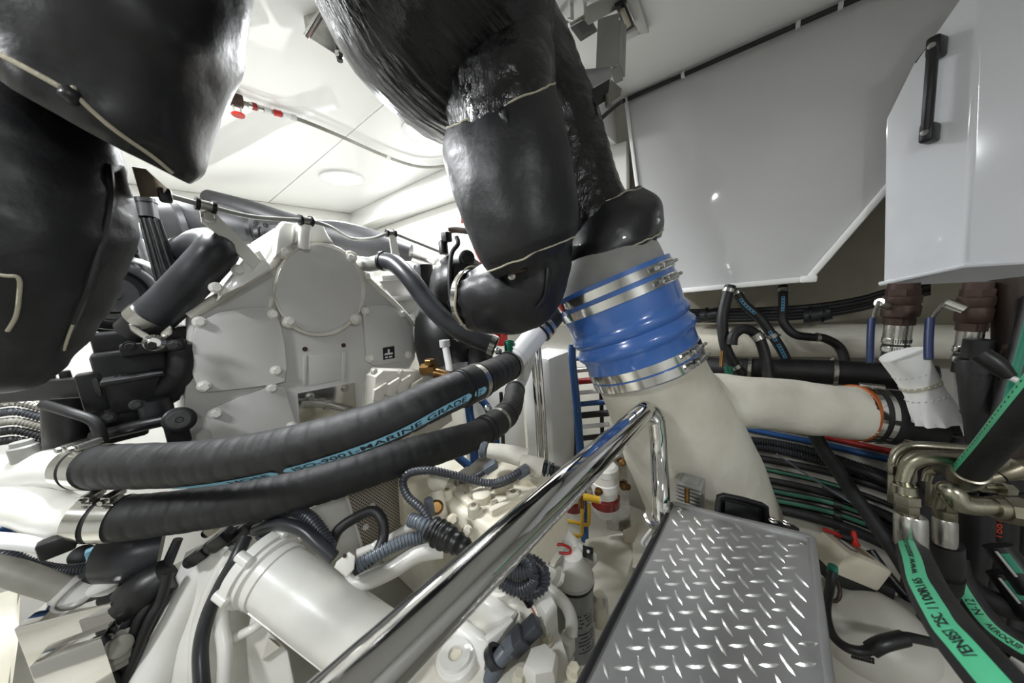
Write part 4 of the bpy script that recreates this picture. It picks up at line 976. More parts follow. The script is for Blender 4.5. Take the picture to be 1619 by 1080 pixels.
# ---------------------------------------------------------------- harness and conduits in the lower middle
cable('harness_conduit', 'black corrugated conduit arching over the starter drum', 'conduit', [(415, 850, 0.5), (430, 822, 0.5), (462, 806, 0.5), (490, 820, 0.49), (510, 845, 0.48), (522, 868, 0.47)], 0.0085, 'conduit', rib=(0.005, 0.0018))
cable('harness_cable', 'smooth grey cable lying over the top of the starter drum', 'cable', [(405, 838, 0.49), (440, 828, 0.48), (478, 838, 0.47), (505, 862, 0.46), (528, 882, 0.455)], 0.009, 'satin')
cable('harness_conduit', 'black conduit loop hanging in front of the perforated guard', 'conduit', [(522, 866, 0.48), (535, 838, 0.5), (560, 820, 0.51), (588, 808, 0.51), (604, 822, 0.5), (606, 850, 0.49), (592, 880, 0.47), (560, 902, 0.46)], 0.008, 'rubber')
cable('harness_conduit', 'grey ribbed conduit leading left from the taped harness knot', 'conduit', [(672, 846, 0.5), (640, 856, 0.49), (605, 872, 0.475), (565, 896, 0.46)], 0.0085, 'conduitg', rib=(0.005, 0.0018))
cable('harness_conduit', 'grey ribbed conduit stub at the left of the taped harness knot', 'conduit', [(686, 838, 0.49), (668, 828, 0.49), (650, 822, 0.5)], 0.009, 'conduitg', rib=(0.005, 0.0018))
cable('harness_conduit', 'slim dark conduit looping up from the taped knot to the solenoid block', 'conduit', [(684, 832, 0.49), (668, 806, 0.50), (645, 785, 0.51), (637, 762, 0.52), (648, 748, 0.52), (680, 744, 0.52), (720, 752, 0.53), (770, 764, 0.54), (800, 758, 0.54), (822, 745, 0.55)], 0.0058, 'conduit', rib=(0.005, 0.001))
hk = thing('harness_knot', 'black taped harness knot with cable ties behind the handrail', 'cable harness', P(690, 850, 0.48))
c, r = SS((668, 850, 690, 818, 0.48), (680, 862, 708, 826, 0.475), (708, 872, 730, 842, 0.46), (740, 885, 756, 865, 0.45)); B().tube(c, r, 24, 5, rib=(0.012, 0.002)).obj('taped_bundle', M['plastic'], hk)
axk = (c[1] - c[0]).normalized()
for k in range(3): B().ring(c[0] + axk * (0.006 + 0.011 * k), axk, r[0] * 0.98, r[0] * 1.12, -0.002, 0.002, 24).obj('cable_tie', M['rubber'], hk)
# perforated guard and sheet behind the lower hose
gd = thing('perforated_guard', 'perforated metal guard plate under the lower hose', 'guard', P(600, 850, 0.66))
mper = bpy.data.materials.new('perforated sheet'); mper.use_nodes = True
nt = mper.node_tree; bs = nt.nodes['Principled BSDF']; tcn = nt.nodes.new('ShaderNodeTexCoord'); mpn = nt.nodes.new('ShaderNodeMapping'); vo = nt.nodes.new('ShaderNodeTexVoronoi'); rp = nt.nodes.new('ShaderNodeMapRange'); mx = nt.nodes.new('ShaderNodeMix'); mx.data_type = 'RGBA'
mpn.inputs['Scale'].default_value = (190, 0.001, 190); mpn.inputs['Rotation'].default_value = (0, 0.6, 0)
vo.inputs['Scale'].default_value = 1.0; vo.inputs['Randomness'].default_value = 0.0
rp.inputs[1].default_value = 0.30; rp.inputs[2].default_value = 0.36
nt.links.new(tcn.outputs['Object'], mpn.inputs[0]); nt.links.new(mpn.outputs[0], vo.inputs['Vector']); nt.links.new(vo.outputs['Distance'], rp.inputs[0]); nt.links.new(rp.outputs[0], mx.inputs[0])
mx.inputs[6].default_value = lin('2a2622'); mx.inputs[7].default_value = lin('a39c90'); nt.links.new(mx.outputs[2], bs.inputs['Base Color']); bs.inputs['Roughness'].default_value = 0.4; bs.inputs['Metallic'].default_value = 0.3
M['perf'] = mper
B().prism(polyY([(545, 775), (630, 745), (640, 835), (600, 858), (574, 870)], 0.66), (0, 0.003, 0)).obj('mesh_sheet', M['perf'], gd)
for q in (((545, 775), (630, 745)), ((545, 775), (574, 870))):
    B().tube(polyY(q, 0.658), 0.003, 8, 1).obj('edge', M['cover'], gd)
for x, y in ((578, 833), (588, 800)): B().hexhead(onp(x, y, 1, 0.658), -YA, 0.005, 0.006).obj('screw', M['cover'], gd)
o = B().prism(polyY([(470, 815), (548, 776), (560, 800), (582, 875), (540, 880)], 0.67), (0, 0.01, 0), bev=0.002).obj('side_sheet', M['cover']); tag(o, 'plain grey white sheet left of the perforated guard', 'panel')
o = B().prism(polyY([(636, 752), (690, 738), (700, 790), (680, 830), (640, 834)], 0.64), (0, 0.05, 0), bev=0.006).obj('side_casting', M['cream']); tag(o, 'cream casting right of the perforated guard', 'casting')
rodp = thing('link_rod', 'white linkage rod running under the perforated guard', 'rod', P(600, 860, 0.5))
B().tube([P(565, 876, 0.5), P(600, 862, 0.51), (P(650, 832, 0.53))], 0.007, 12, 1).obj('rod', M['paint'], rodp)
disc(597, 864, 0.49, toC(597, 864), [(-0.006, 0.009), (0.006, 0.009), (0.008, 0.005)], 'paint', rodp, 'joint')
cable('oil_pipe', 'white pipe running below the harness behind the rail', 'pipe', [(545, 925, 0.47), (580, 918, 0.47), (620, 900, 0.48), (660, 876, 0.49), (700, 868, 0.5)], 0.013, 'paint')

# ---------------------------------------------------------------- control valve block
vb = thing('valve_block', 'cream painted transmission valve block with two solenoids behind the handrail', 'valve block', P(770, 850, 0.6))
zt_ = P(760, 770, 0.60).z
def onz(x, y, z): return onp(x, y, 2, z)
top_ = [onz(x, y, zt_) for x, y in ((697, 772), (752, 732), (812, 712), (868, 742), (895, 765), (862, 808), (775, 836), (703, 795))]
B().prism(top_, (0, 0, -0.11), bev=0.010, seg=3).obj('block', M['cream'], vb)
B().prism([onz(x, y, zt_ + 0.012) for x, y in ((722, 752), (757, 722), (812, 708), (838, 722), (800, 756), (742, 770))], (0, 0, -0.03), bev=0.005).obj('top_plate', M['cream'], vb)
c, r = SS((768, 703, 776, 722, 0.605), (800, 704, 803, 730, 0.60), (835, 712, 830, 738, 0.595)); B().tube(c, [0.014, 0.0165, 0.018], 24, 4).obj('solenoid', M['cast'], vb)
disc(769, 712, 0.607, (c[0] - c[1]), [(0, 0.0155), (0.008, 0.0155), (0.012, 0.012)], 'conduitg', vb, 'solenoid_cap')
c, r = SS((828, 720, 822, 742, 0.585), (862, 729, 856, 750, 0.575)); B().tube(c, 0.0165, 24, 2).obj('solenoid', M['cast'], vb)
axv = (c[1] - c[0]).normalized()
for k in range(3): B().ring(c[1] + axv * (0.004 + 0.006 * k), axv, 0.004, 0.0145 - 0.001 * k, -0.002, 0.002, 24).obj('solenoid_ring', M['conduitg' if k % 2 else 'plastic'], vb)
B().tube([c[1], c[1] + axv * 0.03], 0.009, 16, 1).obj('solenoid_stem', M['satin'], vb)
B().prism([onz(x, y, zt_ + 0.045) for x, y in ((806, 707), (818, 705), (824, 710), (812, 713))], (0, 0, -0.02)).obj('red_tab', M['redcup'], vb)
for x, y in ((748, 768), (766, 786), (800, 776), (716, 776), (840, 762), (782, 800)):
    p = onz(x, y, zt_); B().hexhead(p, ZA, 0.007, 0.010).obj('bolt', M['cream'], vb)
for x, y in ((762, 790), (792, 772), (832, 760)):
    p = onz(x, y, zt_); B().lathe(p, ZA, [(-0.002, 0.017), (0.012, 0.016), (0.014, 0.013)], 20).obj('boss', M['cream'], vb)
B().tube([P(690, 776, 0.56), P(696, 810, 0.55), P(700, 850, 0.54)], 0.012, 16, 3).obj('corner_post', M['cream'], vb)
for a, b_, h_ in (((706, 772), (742, 746), 0.010), ((738, 790), (800, 760), 0.009), ((775, 815), (850, 778), 0.010), ((722, 782), (760, 815), 0.008), ((818, 752), (852, 772), 0.009)):
    pa, pb = onz(*a, zt_), onz(*b_, zt_); dq = (pb - pa).normalized()
    B().box((pa + pb) / 2 + ZA * h_ * 0.4, ((pb - pa).length, 0.013, h_ * 1.6), (dq, ZA.cross(dq), ZA), bev=0.003).obj('web_rib', M['cream'], vb)
for x, y, rr_ in ((730, 764, 0.011), (812, 790, 0.012), (846, 800, 0.010), (750, 812, 0.010), (708, 786, 0.009)):
    o = B().lathe(onz(x, y, zt_), ZA, [(-0.002, rr_ * 1.1), (0.014, rr_), (0.016, rr_ * 0.8)], 18).obj('port_boss', M['cream'], vb)
    B().lathe(onz(x, y, zt_) + ZA * 0.0155, ZA, [(0, rr_ * 0.45), (0.001, rr_ * 0.45)], 12).obj('port_hole', M['tan'], o)
for x, y in ((716, 822), (738, 840)): B().hexhead(P(x, y, 0.50), toC(x, y), 0.007, 0.010).obj('bolt', M['cream'], vb)
for x, y, d in ((692, 760, 0.575), (688, 796, 0.55)): disc(x, y, d, toC(x, y), [(-0.02, 0.018), (0.0, 0.018), (0.004, 0.013)], 'cream', vb, 'port')
sc = thing('solenoid_plug', 'grey electrical plug on the front corner of the valve block', 'plug', P(678, 810, 0.53))
wbox(670, 786, 688, 818, 0.53, 'body', 'conduitg', sc, 0.004)
disc(690, 802, 0.54, toC(690, 802), [(-0.01, 0.012), (0.0, 0.012), (0.004, 0.008)], 'brass', sc, 'socket')
for (x, y, d), lab in (((776, 738, 0.57), 'dark plug lead on the left solenoid of the valve block'), ((826, 746, 0.555), 'blue grey plug lead on the right solenoid of the valve block')):
    t = thing('solenoid_plug', lab, 'plug', P(x, y, d))
    da = dirpx(x, y, x - 24, y + 16, d); u_, v_ = frame(da, ZA)
    B().box(P(x, y, d), (0.026, 0.014, 0.018), (da, u_, v_), bev=0.003).obj('body', M['conduitg'], t)
    B().tube([P(x, y, d), P(x - 20, y + 14, d), P(x - 50, y + 24, d - 0.005)], 0.005, 10, 5, rib=(0.004, 0.001)).obj('lead', M['conduit'], t)

# ---------------------------------------------------------------- white casting under the rail
lc = thing('clutch_casting', 'large white gearbox casting with deep pockets and plugs below the handrail', 'casting', P(750, 1080, 0.5))
zc = P(740, 1000, 0.47).z
slab = [(600, 1020), (650, 985), (768, 905), (830, 890), (862, 940), (878, 1010), (900, 1050), (930, 1090), (880, 1140), (640, 1140)]
B().prism([onz(x, y, zc) for x, y in slab], (0, 0, -0.2), bev=0.008).obj('body', M['cast'], lc)
# flat top sheet left of the pockets and ribs
B().prism([onz(x, y, zc + 0.016) for x, y in ((640, 1010), (760, 912), (772, 925), (700, 985), (660, 1030))], (0, 0, -0.03), bev=0.004).obj('top_flange', M['paint'], lc)
def rib3(a, b_, rad, name='rib'):
    pa, pb = onz(*a, zc), onz(*b_, zc)
    return B().tube([pa, pb], rad, 16, 1).obj(name, M['paint'], lc)
rib3((764, 955), (810, 990), 0.018); rib3((712, 992), (778, 1040), 0.018)
rib3((695, 1003), (770, 940), 0.010); rib3((660, 1030), (690, 1008), 0.010); rib3((735, 1030), (800, 1000), 0.012)
for x, y, rr_ in ((813, 986, 0.012),):
    B().hexhead(onz(x, y, zc), dirpx(760, 950, 813, 986, 0.47), rr_, 0.012).obj('hex_plug', M['paint'], lc)
for x, y in ((722, 1054), (790, 932)):
    p = onz(x, y, zc)
    o = B().lathe(p, ZA, [(-0.01, 0.026), (0.014, 0.026), (0.016, 0.024), (0.016, 0.0205)], 30).obj('plug_boss', M['paint'], lc)
    o = B().ring(p + ZA * 0.016, ZA, 0.0095, 0.0205, 0, 0.006, 30).obj('screw_plug', M['paint'], lc)
    B().lathe(p + ZA * 0.0165, ZA, [(0, 0.0098), (0.001, 0.0098)], 6).obj('hex_recess', M['cream'], o)
for x, y in ((735, 968), (680, 1020)):
    p = [onz(a, b2, zc + 0.0008) for a, b2 in ((x - 16, y + 2), (x + 10, y - 14), (x + 14, y - 6), (x - 8, y + 12))]
    B().prism(p, (0, 0, 0.0006)).obj('pocket_floor', M['cream'], lc)
for a, b_ in (((700, 1002), (764, 950)), ((690, 1022), (716, 1000)), ((770, 1034), (812, 1000))):
    pa, pb = onz(*a, zc), onz(*b_, zc); dq = (pb - pa).normalized()
    B().box((pa + pb) / 2 + ZA * 0.012, ((pb - pa).length, 0.010, 0.028), (dq, ZA.cross(dq), ZA), bev=0.003).obj('pocket_wall', M['paint'], lc)
B().prism([onz(x, y, zc + 0.03) for x, y in ((838, 1020), (862, 1012), (882, 1030), (876, 1062), (846, 1068), (826, 1050))], (0, 0, -0.05), bev=0.008).obj('sensor_boss', M['paint'], lc)
B().prism([onz(x, y, zc + 0.05) for x, y in ((842, 938), (868, 925), (880, 950), (862, 975))], (0, 0, -0.08), bev=0.01).obj('corner_boss', M['paint'], lc)
for x, y in ((822, 1075), (864, 1012), (908, 1066)): B().hexhead(onz(x, y, zc + 0.002), ZA, 0.008, 0.012).obj('bolt', M['cream'], lc)
rb2 = thing('round_cover', 'round white cover half hidden under the handrail at the bottom', 'cover', P(590, 1090, 0.40))
disc(588, 1075, 0.42, (ZA * 0.7 + toC(588, 1075) * 0.5).normalized(), [(-0.06, 0.055), (0.0, 0.055), (0.008, 0.05), (0.010, 0.03)], 'paint', rb2, 'cap', 40)
# white beam above the casting, seen between rail and casting
o = B().prism([P(x, y, 0.54) for x, y in ((828, 872), (880, 900), (884, 918), (872, 925), (820, 890))], ray(850, 900) * 0.05, bev=0.006).obj('cross_beam', M['paint']); tag(o, 'white cross beam with hex end above the coiled conduit', 'beam')
o = B().prism(polyY([(790, 850), (872, 800), (880, 836), (840, 880), (800, 890)], 0.55), (0, 0.04, 0), bev=0.006).obj('end_wall', M['cast']); tag(o, 'cream wall of the gear casing under the rail', 'casing')
B().hexhead(P(880, 912, 0.535), dirpx(840, 890, 880, 912, 0.53), 0.012, 0.010).obj('hex_end', M['paint'], bpy.data.objects['cross_beam'])
# coiled conduit
ck = thing('coiled_conduit', 'coil of black corrugated conduit hanging beside the grey oil filter', 'conduit', P(820, 935, 0.48))
coil = [(782, 900, 0.47), (795, 882, 0.465), (818, 877, 0.46), (835, 888, 0.455), (836, 902, 0.45), (815, 905, 0.45), (795, 898, 0.455), (786, 908, 0.46), (800, 924, 0.455), (822, 932, 0.45), (840, 922, 0.45), (840, 902, 0.46), (825, 888, 0.47), (842, 888, 0.475), (858, 902, 0.47), (858, 925, 0.465), (840, 937, 0.46), (822, 936, 0.462)]
B().tube([P(*p) for p in coil], 0.0082, 14, 8, rib=(0.0048, 0.0018)).obj('coil', M['conduit'], ck)
B().tube([P(770, 905, 0.475), P(790, 890, 0.47)], 0.016, 18, 1).obj('end_boot', M['conduitg'], ck)
B().tube([P(822, 936, 0.462), P(832, 946, 0.465), P(838, 956, 0.465)], 0.0062, 12, 3).obj('outlet', M['plastic'], ck)
for k, m_ in enumerate(('whitep', 'orange', 'whitep', 'beige')):
    B().tube([P(836 + k, 953, 0.465), P(840 + 4 * k, 968, 0.46), P(845 + 2 * k, 978, 0.455), P(846, 990, 0.45)], 0.0014, 6, 5).obj('wire', M[m_], ck)
cn = thing('sensor_connector', 'dark blue grey plug connector with cable clip on the white casting', 'connector', P(800, 1040, 0.44))
da = dirpx(846, 986, 800, 1030, 0.43); u_, v_ = frame(da, ZA)
B().box(P(836, 998, 0.435), (0.036, 0.018, 0.022), (da, u_, v_), bev=0.003).obj('socket', M['conduit'], cn)
B().box(P(818, 1014, 0.43), (0.028, 0.022, 0.026), (da, u_, v_), bev=0.004).obj('latch', M['conduit'], cn)
B().box(P(806, 1024, 0.425), (0.02, 0.016, 0.018), (da, u_, v_), bev=0.003).obj('shell', M['conduitg'], cn)
B().tube([P(800, 1030, 0.425), P(785, 1050, 0.42), P(772, 1090, 0.41)], [0.010, 0.0105, 0.0105], 16, 4).obj('cable', M['conduitg'], cn)
B().ring(P(783, 1040, 0.425), dirpx(800, 1030, 780, 1055, 0.42), 0.010, 0.016, -0.005, 0.005, 24).obj('cable_clip', M['satin'], cn)
# white oil tube
ot = thing('oil_tube', 'white bent oil tube with square union in front of the grey filter', 'tube', P(893, 1035, 0.5))
B().tube([P(852, 920, 0.52), P(872, 935, 0.515), P(893, 955, 0.505), P(903, 978, 0.495), P(903, 1005, 0.485)], 0.0095, 16, 6).obj('tube', M['paint'], ot)
wbox(881, 1004, 911, 1034, 0.485, 'union', 'paint', ot, 0.004)
disc(893, 1036, 0.485, ZA, [(-0.02, 0.014), (0, 0.014)], 'paint', ot, 'foot', 6)
# ---------------------------------------------------------------- grey spin-on filter
of = thing('oil_filter', 'grey cylindrical spin-on filter with white conical head and printed text', 'filter', P(903, 1050, 0.58))
pt, rt = S(881, 908, 932, 916, 0.585); pb, rb_ = S(872, 1045, 930, 1045, 0.56)
rt = 0.036
axo = ZA
B().lathe(pt - ZA * 0.15, ZA, [(-0.004, rt * 0.9), (0.0, rt), (0.146, rt), (0.15, rt * 0.97)], 40).obj('canister', M['filter'], of)
for k in range(2): B().ring(pt - ZA * (0.003 - 0.006 * k), ZA, rt * 0.9, rt * 1.05, -0.002, 0.002, 40).obj('sealing_rim', M['cover' if k else 'blackmetal'], of)
B().lathe(pt + ZA * 0.004, ZA, [(0, rt * 0.98), (0.012, rt * 0.92), (0.034, rt * 0.55), (0.044, rt * 0.5), (0.046, rt * 0.42)], 36).obj('head_cone', M['paint'], of)
vf = (CAM - pt); vf.z = 0; vf.normalize(); sf = ZA.cross(vf)
def on_can(u, v, z0, a0, r_): 
    a = a0 + u / r_; return pt + ZA * (z0 + v) + (vf * math.cos(a) + sf * math.sin(a)) * (r_ + 0.0006)
for k in range(11):                      # small print, too fine to read
    if k == 4: continue
    b = B(); a0_ = 0.12 + 0.05 * random.random()
    for i in range(9):
        u0_ = 0.0036 * i
        if random.random() < 0.15: continue
        b.bm.faces.new([b.bm.verts.new(on_can(u0_ + du, dv_, -0.045 - 0.0078 * k, a0_, rt)) for du, dv_ in ((0, -0.0013), (0.0027, -0.0013), (0.0027, 0.0013), (0, 0.0013))])
    b.obj('print_line', M['ink'], of, kind='stuff')
B().prism([P(x, y, 0.60) for x, y in ((921, 862), (938, 866), (938, 888), (922, 880))], ray(930, 870) * 0.006).obj('head_tab', M['satin'], of)
disc(930, 872, 0.598, toC(930, 872), [(0, 0.003), (0.001, 0.003)], 'whitep', of, 'tab_hole', 10)
hb = thing('filter_head', 'white filter mounting head with outlet pipe above the grey filter', 'filter head', P(895, 880, 0.62))
B().tube([P(872, 838, 0.63), P(890, 846, 0.625), P(906, 862, 0.61), P(912, 885, 0.60)], [0.014, 0.014, 0.013, 0.012], 16, 5).obj('outlet', M['paint'], hb)
B().prism([P(x, y, 0.60) for x, y in ((912, 855), (925, 910), (936, 900), (946, 888), (944, 876))], ray(925, 880) * 0.02, bev=0.003).obj('mount_plate', M['paint'], hb)
cable('red_wire', 'small loop of red wire above the grey filter', 'wire', [(864, 876, 0.57), (872, 864, 0.57), (888, 861, 0.57), (901, 867, 0.575), (900, 875, 0.575), (884, 874, 0.575)], 0.0024, 'red')
disc(864, 880, 0.57, (dirpx(864, 885, 866, 870, 0.57)), [(-0.01, 0.008), (0.004, 0.008), (0.006, 0.004)], 'plastic', bpy.data.objects['red_wire'], 'terminal_boot', 14)
nd = thing('drain_cock', 'small white drain cock right of the grey filter', 'drain cock', P(948, 980, 0.6))
disc(948, 950, 0.60, ZA, [(-0.05, 0.014), (-0.02, 0.016), (0.0, 0.016), (0.004, 0.011), (0.014, 0.010)], 'cream', nd, 'body')
for x, y in ((957, 955), (938, 992)): disc(x, y, 0.59, ZA, [(-0.02, 0.004), (0.015, 0.004)], 'cover', nd, 'stud', 10)
# pale platform pieces right of the filter
o = B().prism([onz(x, y, 0.50) for x, y in ((925, 850), (1000, 838), (1000, 880), (985, 960), (940, 990))], (0, 0, -0.12), bev=0.01).obj('bed_rail', M['floor']); tag(o, 'cream painted engine bed right of the grey filter', 'engine bed')
# ---------------------------------------------------------------- twin fuel separators on a steel bracket
fs_ = thing('separator_bracket', 'steel bracket plate carrying the fuel separators', 'bracket', P(985, 845, 0.86))
B().prism([P(x, y, 0.88) for x, y in ((950, 724), (990, 722), (998, 842), (960, 838))], ray(980, 780) * 0.01).obj('plate', M['steel'], fs_)
B().prism([P(x, y, 0.86) for x, y in ((985, 838), (1010, 828), (1002, 848), (988, 850))], -ZA * 0.02).obj('foot_pad', M['beige'], fs_)
for x, y in ((984, 732), (986, 770), (992, 770)): hbolt(x, y, 0.87, toC(x, y), 0.007, 'brass', fs_)
for (x, ytop, d, sc_, lab) in ((956, 735, 0.83, 1.0, 'white fuel separator with red and white bowl on the steel bracket'), (904, 742, 0.86, 0.85, 'white fuel separator with red bowl mostly hidden by the handrail')):
    t = thing('fuel_separator', lab, 'fuel filter', P(x, 818, d), 'fuel separators')
    p = P(x, ytop, d); R_ = 0.034 * sc_
    B().lathe(p - ZA * 0.085, ZA, [(0, R_ * 0.95), (0.018, R_), (0.02, R_ * 1.06), (0.04, R_ * 1.06), (0.042, R_ * 0.98), (0.062, R_ * 0.98), (0.064, R_ * 1.03), (0.08, R_ * 1.0), (0.086, R_ * 0.8)], 32).obj('head', M['paint'], t)
    B().box(p + ZA * 0.006, (0.022, 0.010, 0.016), bev=0.003).obj('top_handle', M['conduit'], t)
    B().lathe(p - ZA * 0.112, ZA, [(0, R_ * 1.1), (0.022, R_ * 1.1), (0.027, R_ * 0.95)], 32).obj('red_ring', M['redcup'], t)
    B().lathe(p - ZA * 0.150, ZA, [(0, R_ * 0.45), (0.006, R_ * 0.7), (0.02, R_ * 0.98), (0.038, R_ * 1.12)], 32).obj('bowl', M['whitep'], t)
    for s_ in (-1, 1): B().hexhead(p - ZA * 0.055 + XA * (R_ * 1.05 * s_), XA * s_, 0.008, 0.014).obj('port_plug', M['brass'], t)
yv_ = thing('yellow_valve', 'yellow lever valve with bent yellow tubes below the fuel separators', 'valve', P(918, 846, 0.80))
B().tube([P(922, 785, 0.79), P(948, 791, 0.78)], 0.0085, 12, 1).obj('lever', M['yellow'], yv_)
B().tube([P(920, 800, 0.80), P(920, 838, 0.79), P(917, 847, 0.785), P(908, 847, 0.785), P(895, 842, 0.79)], 0.0045, 10, 6).obj('tube', M['yellow'], yv_)
B().tube([P(931, 796, 0.80), P(931, 824, 0.80), P(926, 830, 0.80), P(900, 824, 0.80), P(884, 826, 0.80)], 0.0045, 10, 6).obj('tube', M['yellow'], yv_)
B().tube([P(919, 782, 0.80), P(919, 802, 0.80)], 0.008, 10, 1).obj('stem', M['brass'], yv_)
# ---------------------------------------------------------------- cabinet, steel pole, blue hoses in the gap
cbx = thing('white_cabinet', 'white upright cabinet with dark slot behind the black hoses', 'cabinet', P(870, 740, 1.12))
B().box(P(870, 650, 1.15), (0.16, 0.12, 0.44), bev=0.02).obj('case', M['trim'], cbx)
pz = P(861, 599, 1.06)
B().box(P(861, 599, 1.062), (0.012, 0.012, 0.055), bev=0.001).obj('slot', M['plastic'], cbx)
cb2 = thing('white_cabinet', 'low white casing left of the steel pole', 'cabinet', P(800, 740, 1.2))
B().box(P(785, 690, 1.25) - ZA * 0.06, (0.26, 0.10, 0.56), bev=0.02).obj('case', M['trim'], cb2)
B().box(P(770, 650, 1.16), (0.02, 0.004, 0.06), bev=0.001).obj('slot', M['plastic'], cb2)
po = thing('steel_pole', 'pair of polished steel uprights beside the white cabinet', 'pole', P(855, 730, 0.98))
for dx in (0, 9): B().tube([P(842 + dx, 545, 1.0), P(849 + dx, 640, 0.99), P(855 + dx, 760, 0.98)], 0.0085, 14, 2).obj('upright', M['chrome'], po)
cable('blue_hose', 'blue hose dropping behind the lower black hose', 'hose', [(740, 620, 1.0), (742, 650, 0.99), (748, 690, 0.98), (751, 745, 0.97)], 0.0135, 'bluehose')
cable('blue_hose', 'blue hose arching right behind the lower black hose', 'hose', [(748, 622, 1.02), (768, 640, 1.01), (780, 670, 1.0), (784, 705, 1.0), (782, 745, 1.0)], 0.0125, 'bluehose')
cable('blue_hose', 'blue hose lying low beside the valve block', 'hose', [(700, 705, 0.98), (718, 718, 0.97), (735, 732, 0.96), (750, 745, 0.95)], 0.0125, 'bluehose')
cable('drain_line', 'thin grey line hanging beside the blue hoses', 'hose', [(792, 620, 1.0), (794, 660, 1.0), (796, 715, 0.99)], 0.006, 'rubber')
rk = thing('pipe_rack', 'dark rack of pipes in the gap left of the cream exhaust wye', 'rack', P(925, 720, 1.15))
for x in (905, 948): B().tube([P(x, 545, 1.2), P(x + 6, 740, 1.18)], 0.008, 8, 1).obj('post', M['plastic'], rk)
for k in range(9):
    y = 565 + 18 * k
    B().tube([P(896, y + 4, 1.22), P(962, y - 2, 1.12)], 0.008 + 0.002 * (k % 3), 12, 1).obj('pipe', M[('bluehose', 'steel', 'redcable', 'whitep', 'bluehose', 'rubber', 'whitep', 'rubber', 'whitep')[k]], rk)
cable('blue_hose', 'blue hose bend at the left foot of the blue coupling', 'hose', [(905, 545, 1.0), (905, 570, 1.0), (912, 640, 1.0), (918, 720, 1.0), (922, 790, 1.0), (925, 855, 1.0)], 0.012, 'bluehose')
# ---------------------------------------------------------------- sloping hull bottom on the right
def onX(x, y, xv): return onp(x, y, 0, xv)
HZ0, HX0, HZ1, HX1 = 1.00, 1.38, 0.30, 1.02
hull = B().prism([V((HX0, Y0 + 0.01, HZ0)), V((HX1, Y0 + 0.01, HZ1)), V((HX1, Y0 + 0.01, 0.0)), V((1.40, Y0 + 0.01, 0.0)), V((1.40, Y0 + 0.01, HZ0))], (0, Y1 - Y0 - 0.02, 0)).obj('wall_hull_bottom', M['hullw'] if 'hullw' in M else M['floor'])
struct(hull)
HN = V((-(HZ0 - HZ1), 0, (HX0 - HX1))).normalized()
def onH(x, y, off=0.01):
    r = ray(x, y); p0 = V((HX0, 0, HZ0)) + HN * off
    return CAM + r * ((p0 - CAM).dot(HN) / r.dot(HN))
# white stringer along the hull
o = B().tube([onX(x, y, 1.27) for x, y in ((1040, 538), (1160, 538), (1280, 538), (1400, 539), (1500, 541), (1619, 548), (1700, 552))], [0.055, 0.055, 0.05, 0.046, 0.042, 0.036, 0.034], 24, 4).obj('hull_stringer', M['lagging']); tag(o, 'rounded cream stringer running along the hull behind the tank hoses', 'stringer')
def hullcable(name, label, cat, pts, r, m, off=None, rib=None, group=None, sub=6):
    o = B().tube([onH(x, y, off or r * 1.2) for x, y in pts], r, 12, sub, rib=rib).obj(name, M[m]); tag(o, label, cat, group); return o
# loom along the top of the stringer
lm = thing('cable_loom', 'taped black cable loom running along the hull above the stringer', 'cable loom', onX(1270, 500, 1.18))
for k in range(4):
    B().tube([onX(x, y + 5 * k - 8, 1.20 - 0.004 * (k % 2)) for x, y in ((1080, 500), (1160, 499), (1240, 496), (1300, 491), (1360, 481), (1410, 467), (1470, 455))], 0.0075, 10, 4).obj('cable', M['rubber'], lm)
for x0, x1 in ((1108, 1145), (1270, 1312)):
    B().tube([onX(x0, 500, 1.195), onX((x0 + x1) / 2, 498, 1.195), onX(x1, 493, 1.195)], 0.021, 16, 2).obj('tape_sleeve', M['satin'], lm)
    for q in (0.25, 0.75):
        p = onX(x0 + (x1 - x0) * q, 497, 1.195); B().ring(p, YA, 0.0205, 0.0225, -0.0025, 0.0025, 20).obj('cable_tie', M['plastic'], lm)
bh = thing('bilge_hose', 'thick black hose lying along the hull under the stringer', 'hose', onX(1270, 600, 1.08))
B().tube([onX(x, y, 1.08) for x, y in ((1110, 580), (1200, 584), (1300, 588), (1400, 594), (1480, 600))], 0.030, 24, 3).obj('hose', M['rubber'], bh)
for x in (1186, 1320): B().ring(onX(x, 584 + (x - 1186) * 0.05, 1.08), YA, 0.029, 0.034, -0.004, 0.004, 28).obj('hose_clamp', M['steel'], bh)
# hoses out of the tank bottom
def tankhose(label, pts, r, labels=(), clamps=(), m='rubber'):
    t = thing('tank_hose', label, 'hose', P(*pts[-1]), 'small hoses under the tank')
    q = [P(*p) for p in pts]; pa = Path(q, 8)
    B().tube(q, r, 16, 8).obj('hose', M[m], t)
    rf = lambda f: CAM - pa.at(f * pa.len)[0]
    for a, b_ in labels:
        stripe(pa, r, rf, a * pa.len, b_ * pa.len, r * 0.65, M['midblue'], 'printed_label', t, lift=0.0005)
        n = max(2, int((b_ - a) * pa.len / 0.008))
        for i in range(n):
            stripe(pa, r, rf, (a + (b_ - a) * (i + 0.25) / n) * pa.len, (a + (b_ - a) * (i + 0.7) / n) * pa.len, r * 0.3, M['ink'], 'printed_mark', t, lift=0.0009, n=2)
    for f in clamps:
        c, tt = pa.at(f * pa.len); o = B().ring(c, tt, r * 0.98, r * 1.15, -0.005, 0.005, 24).obj('hose_clamp', M['steel'], t)
        g = (CAM - c).normalized(); B().hexhead(c + cr * r * 1.2, cr, 0.004, 0.007, False).obj('clamp_screw', M['steel'], o)
    return t
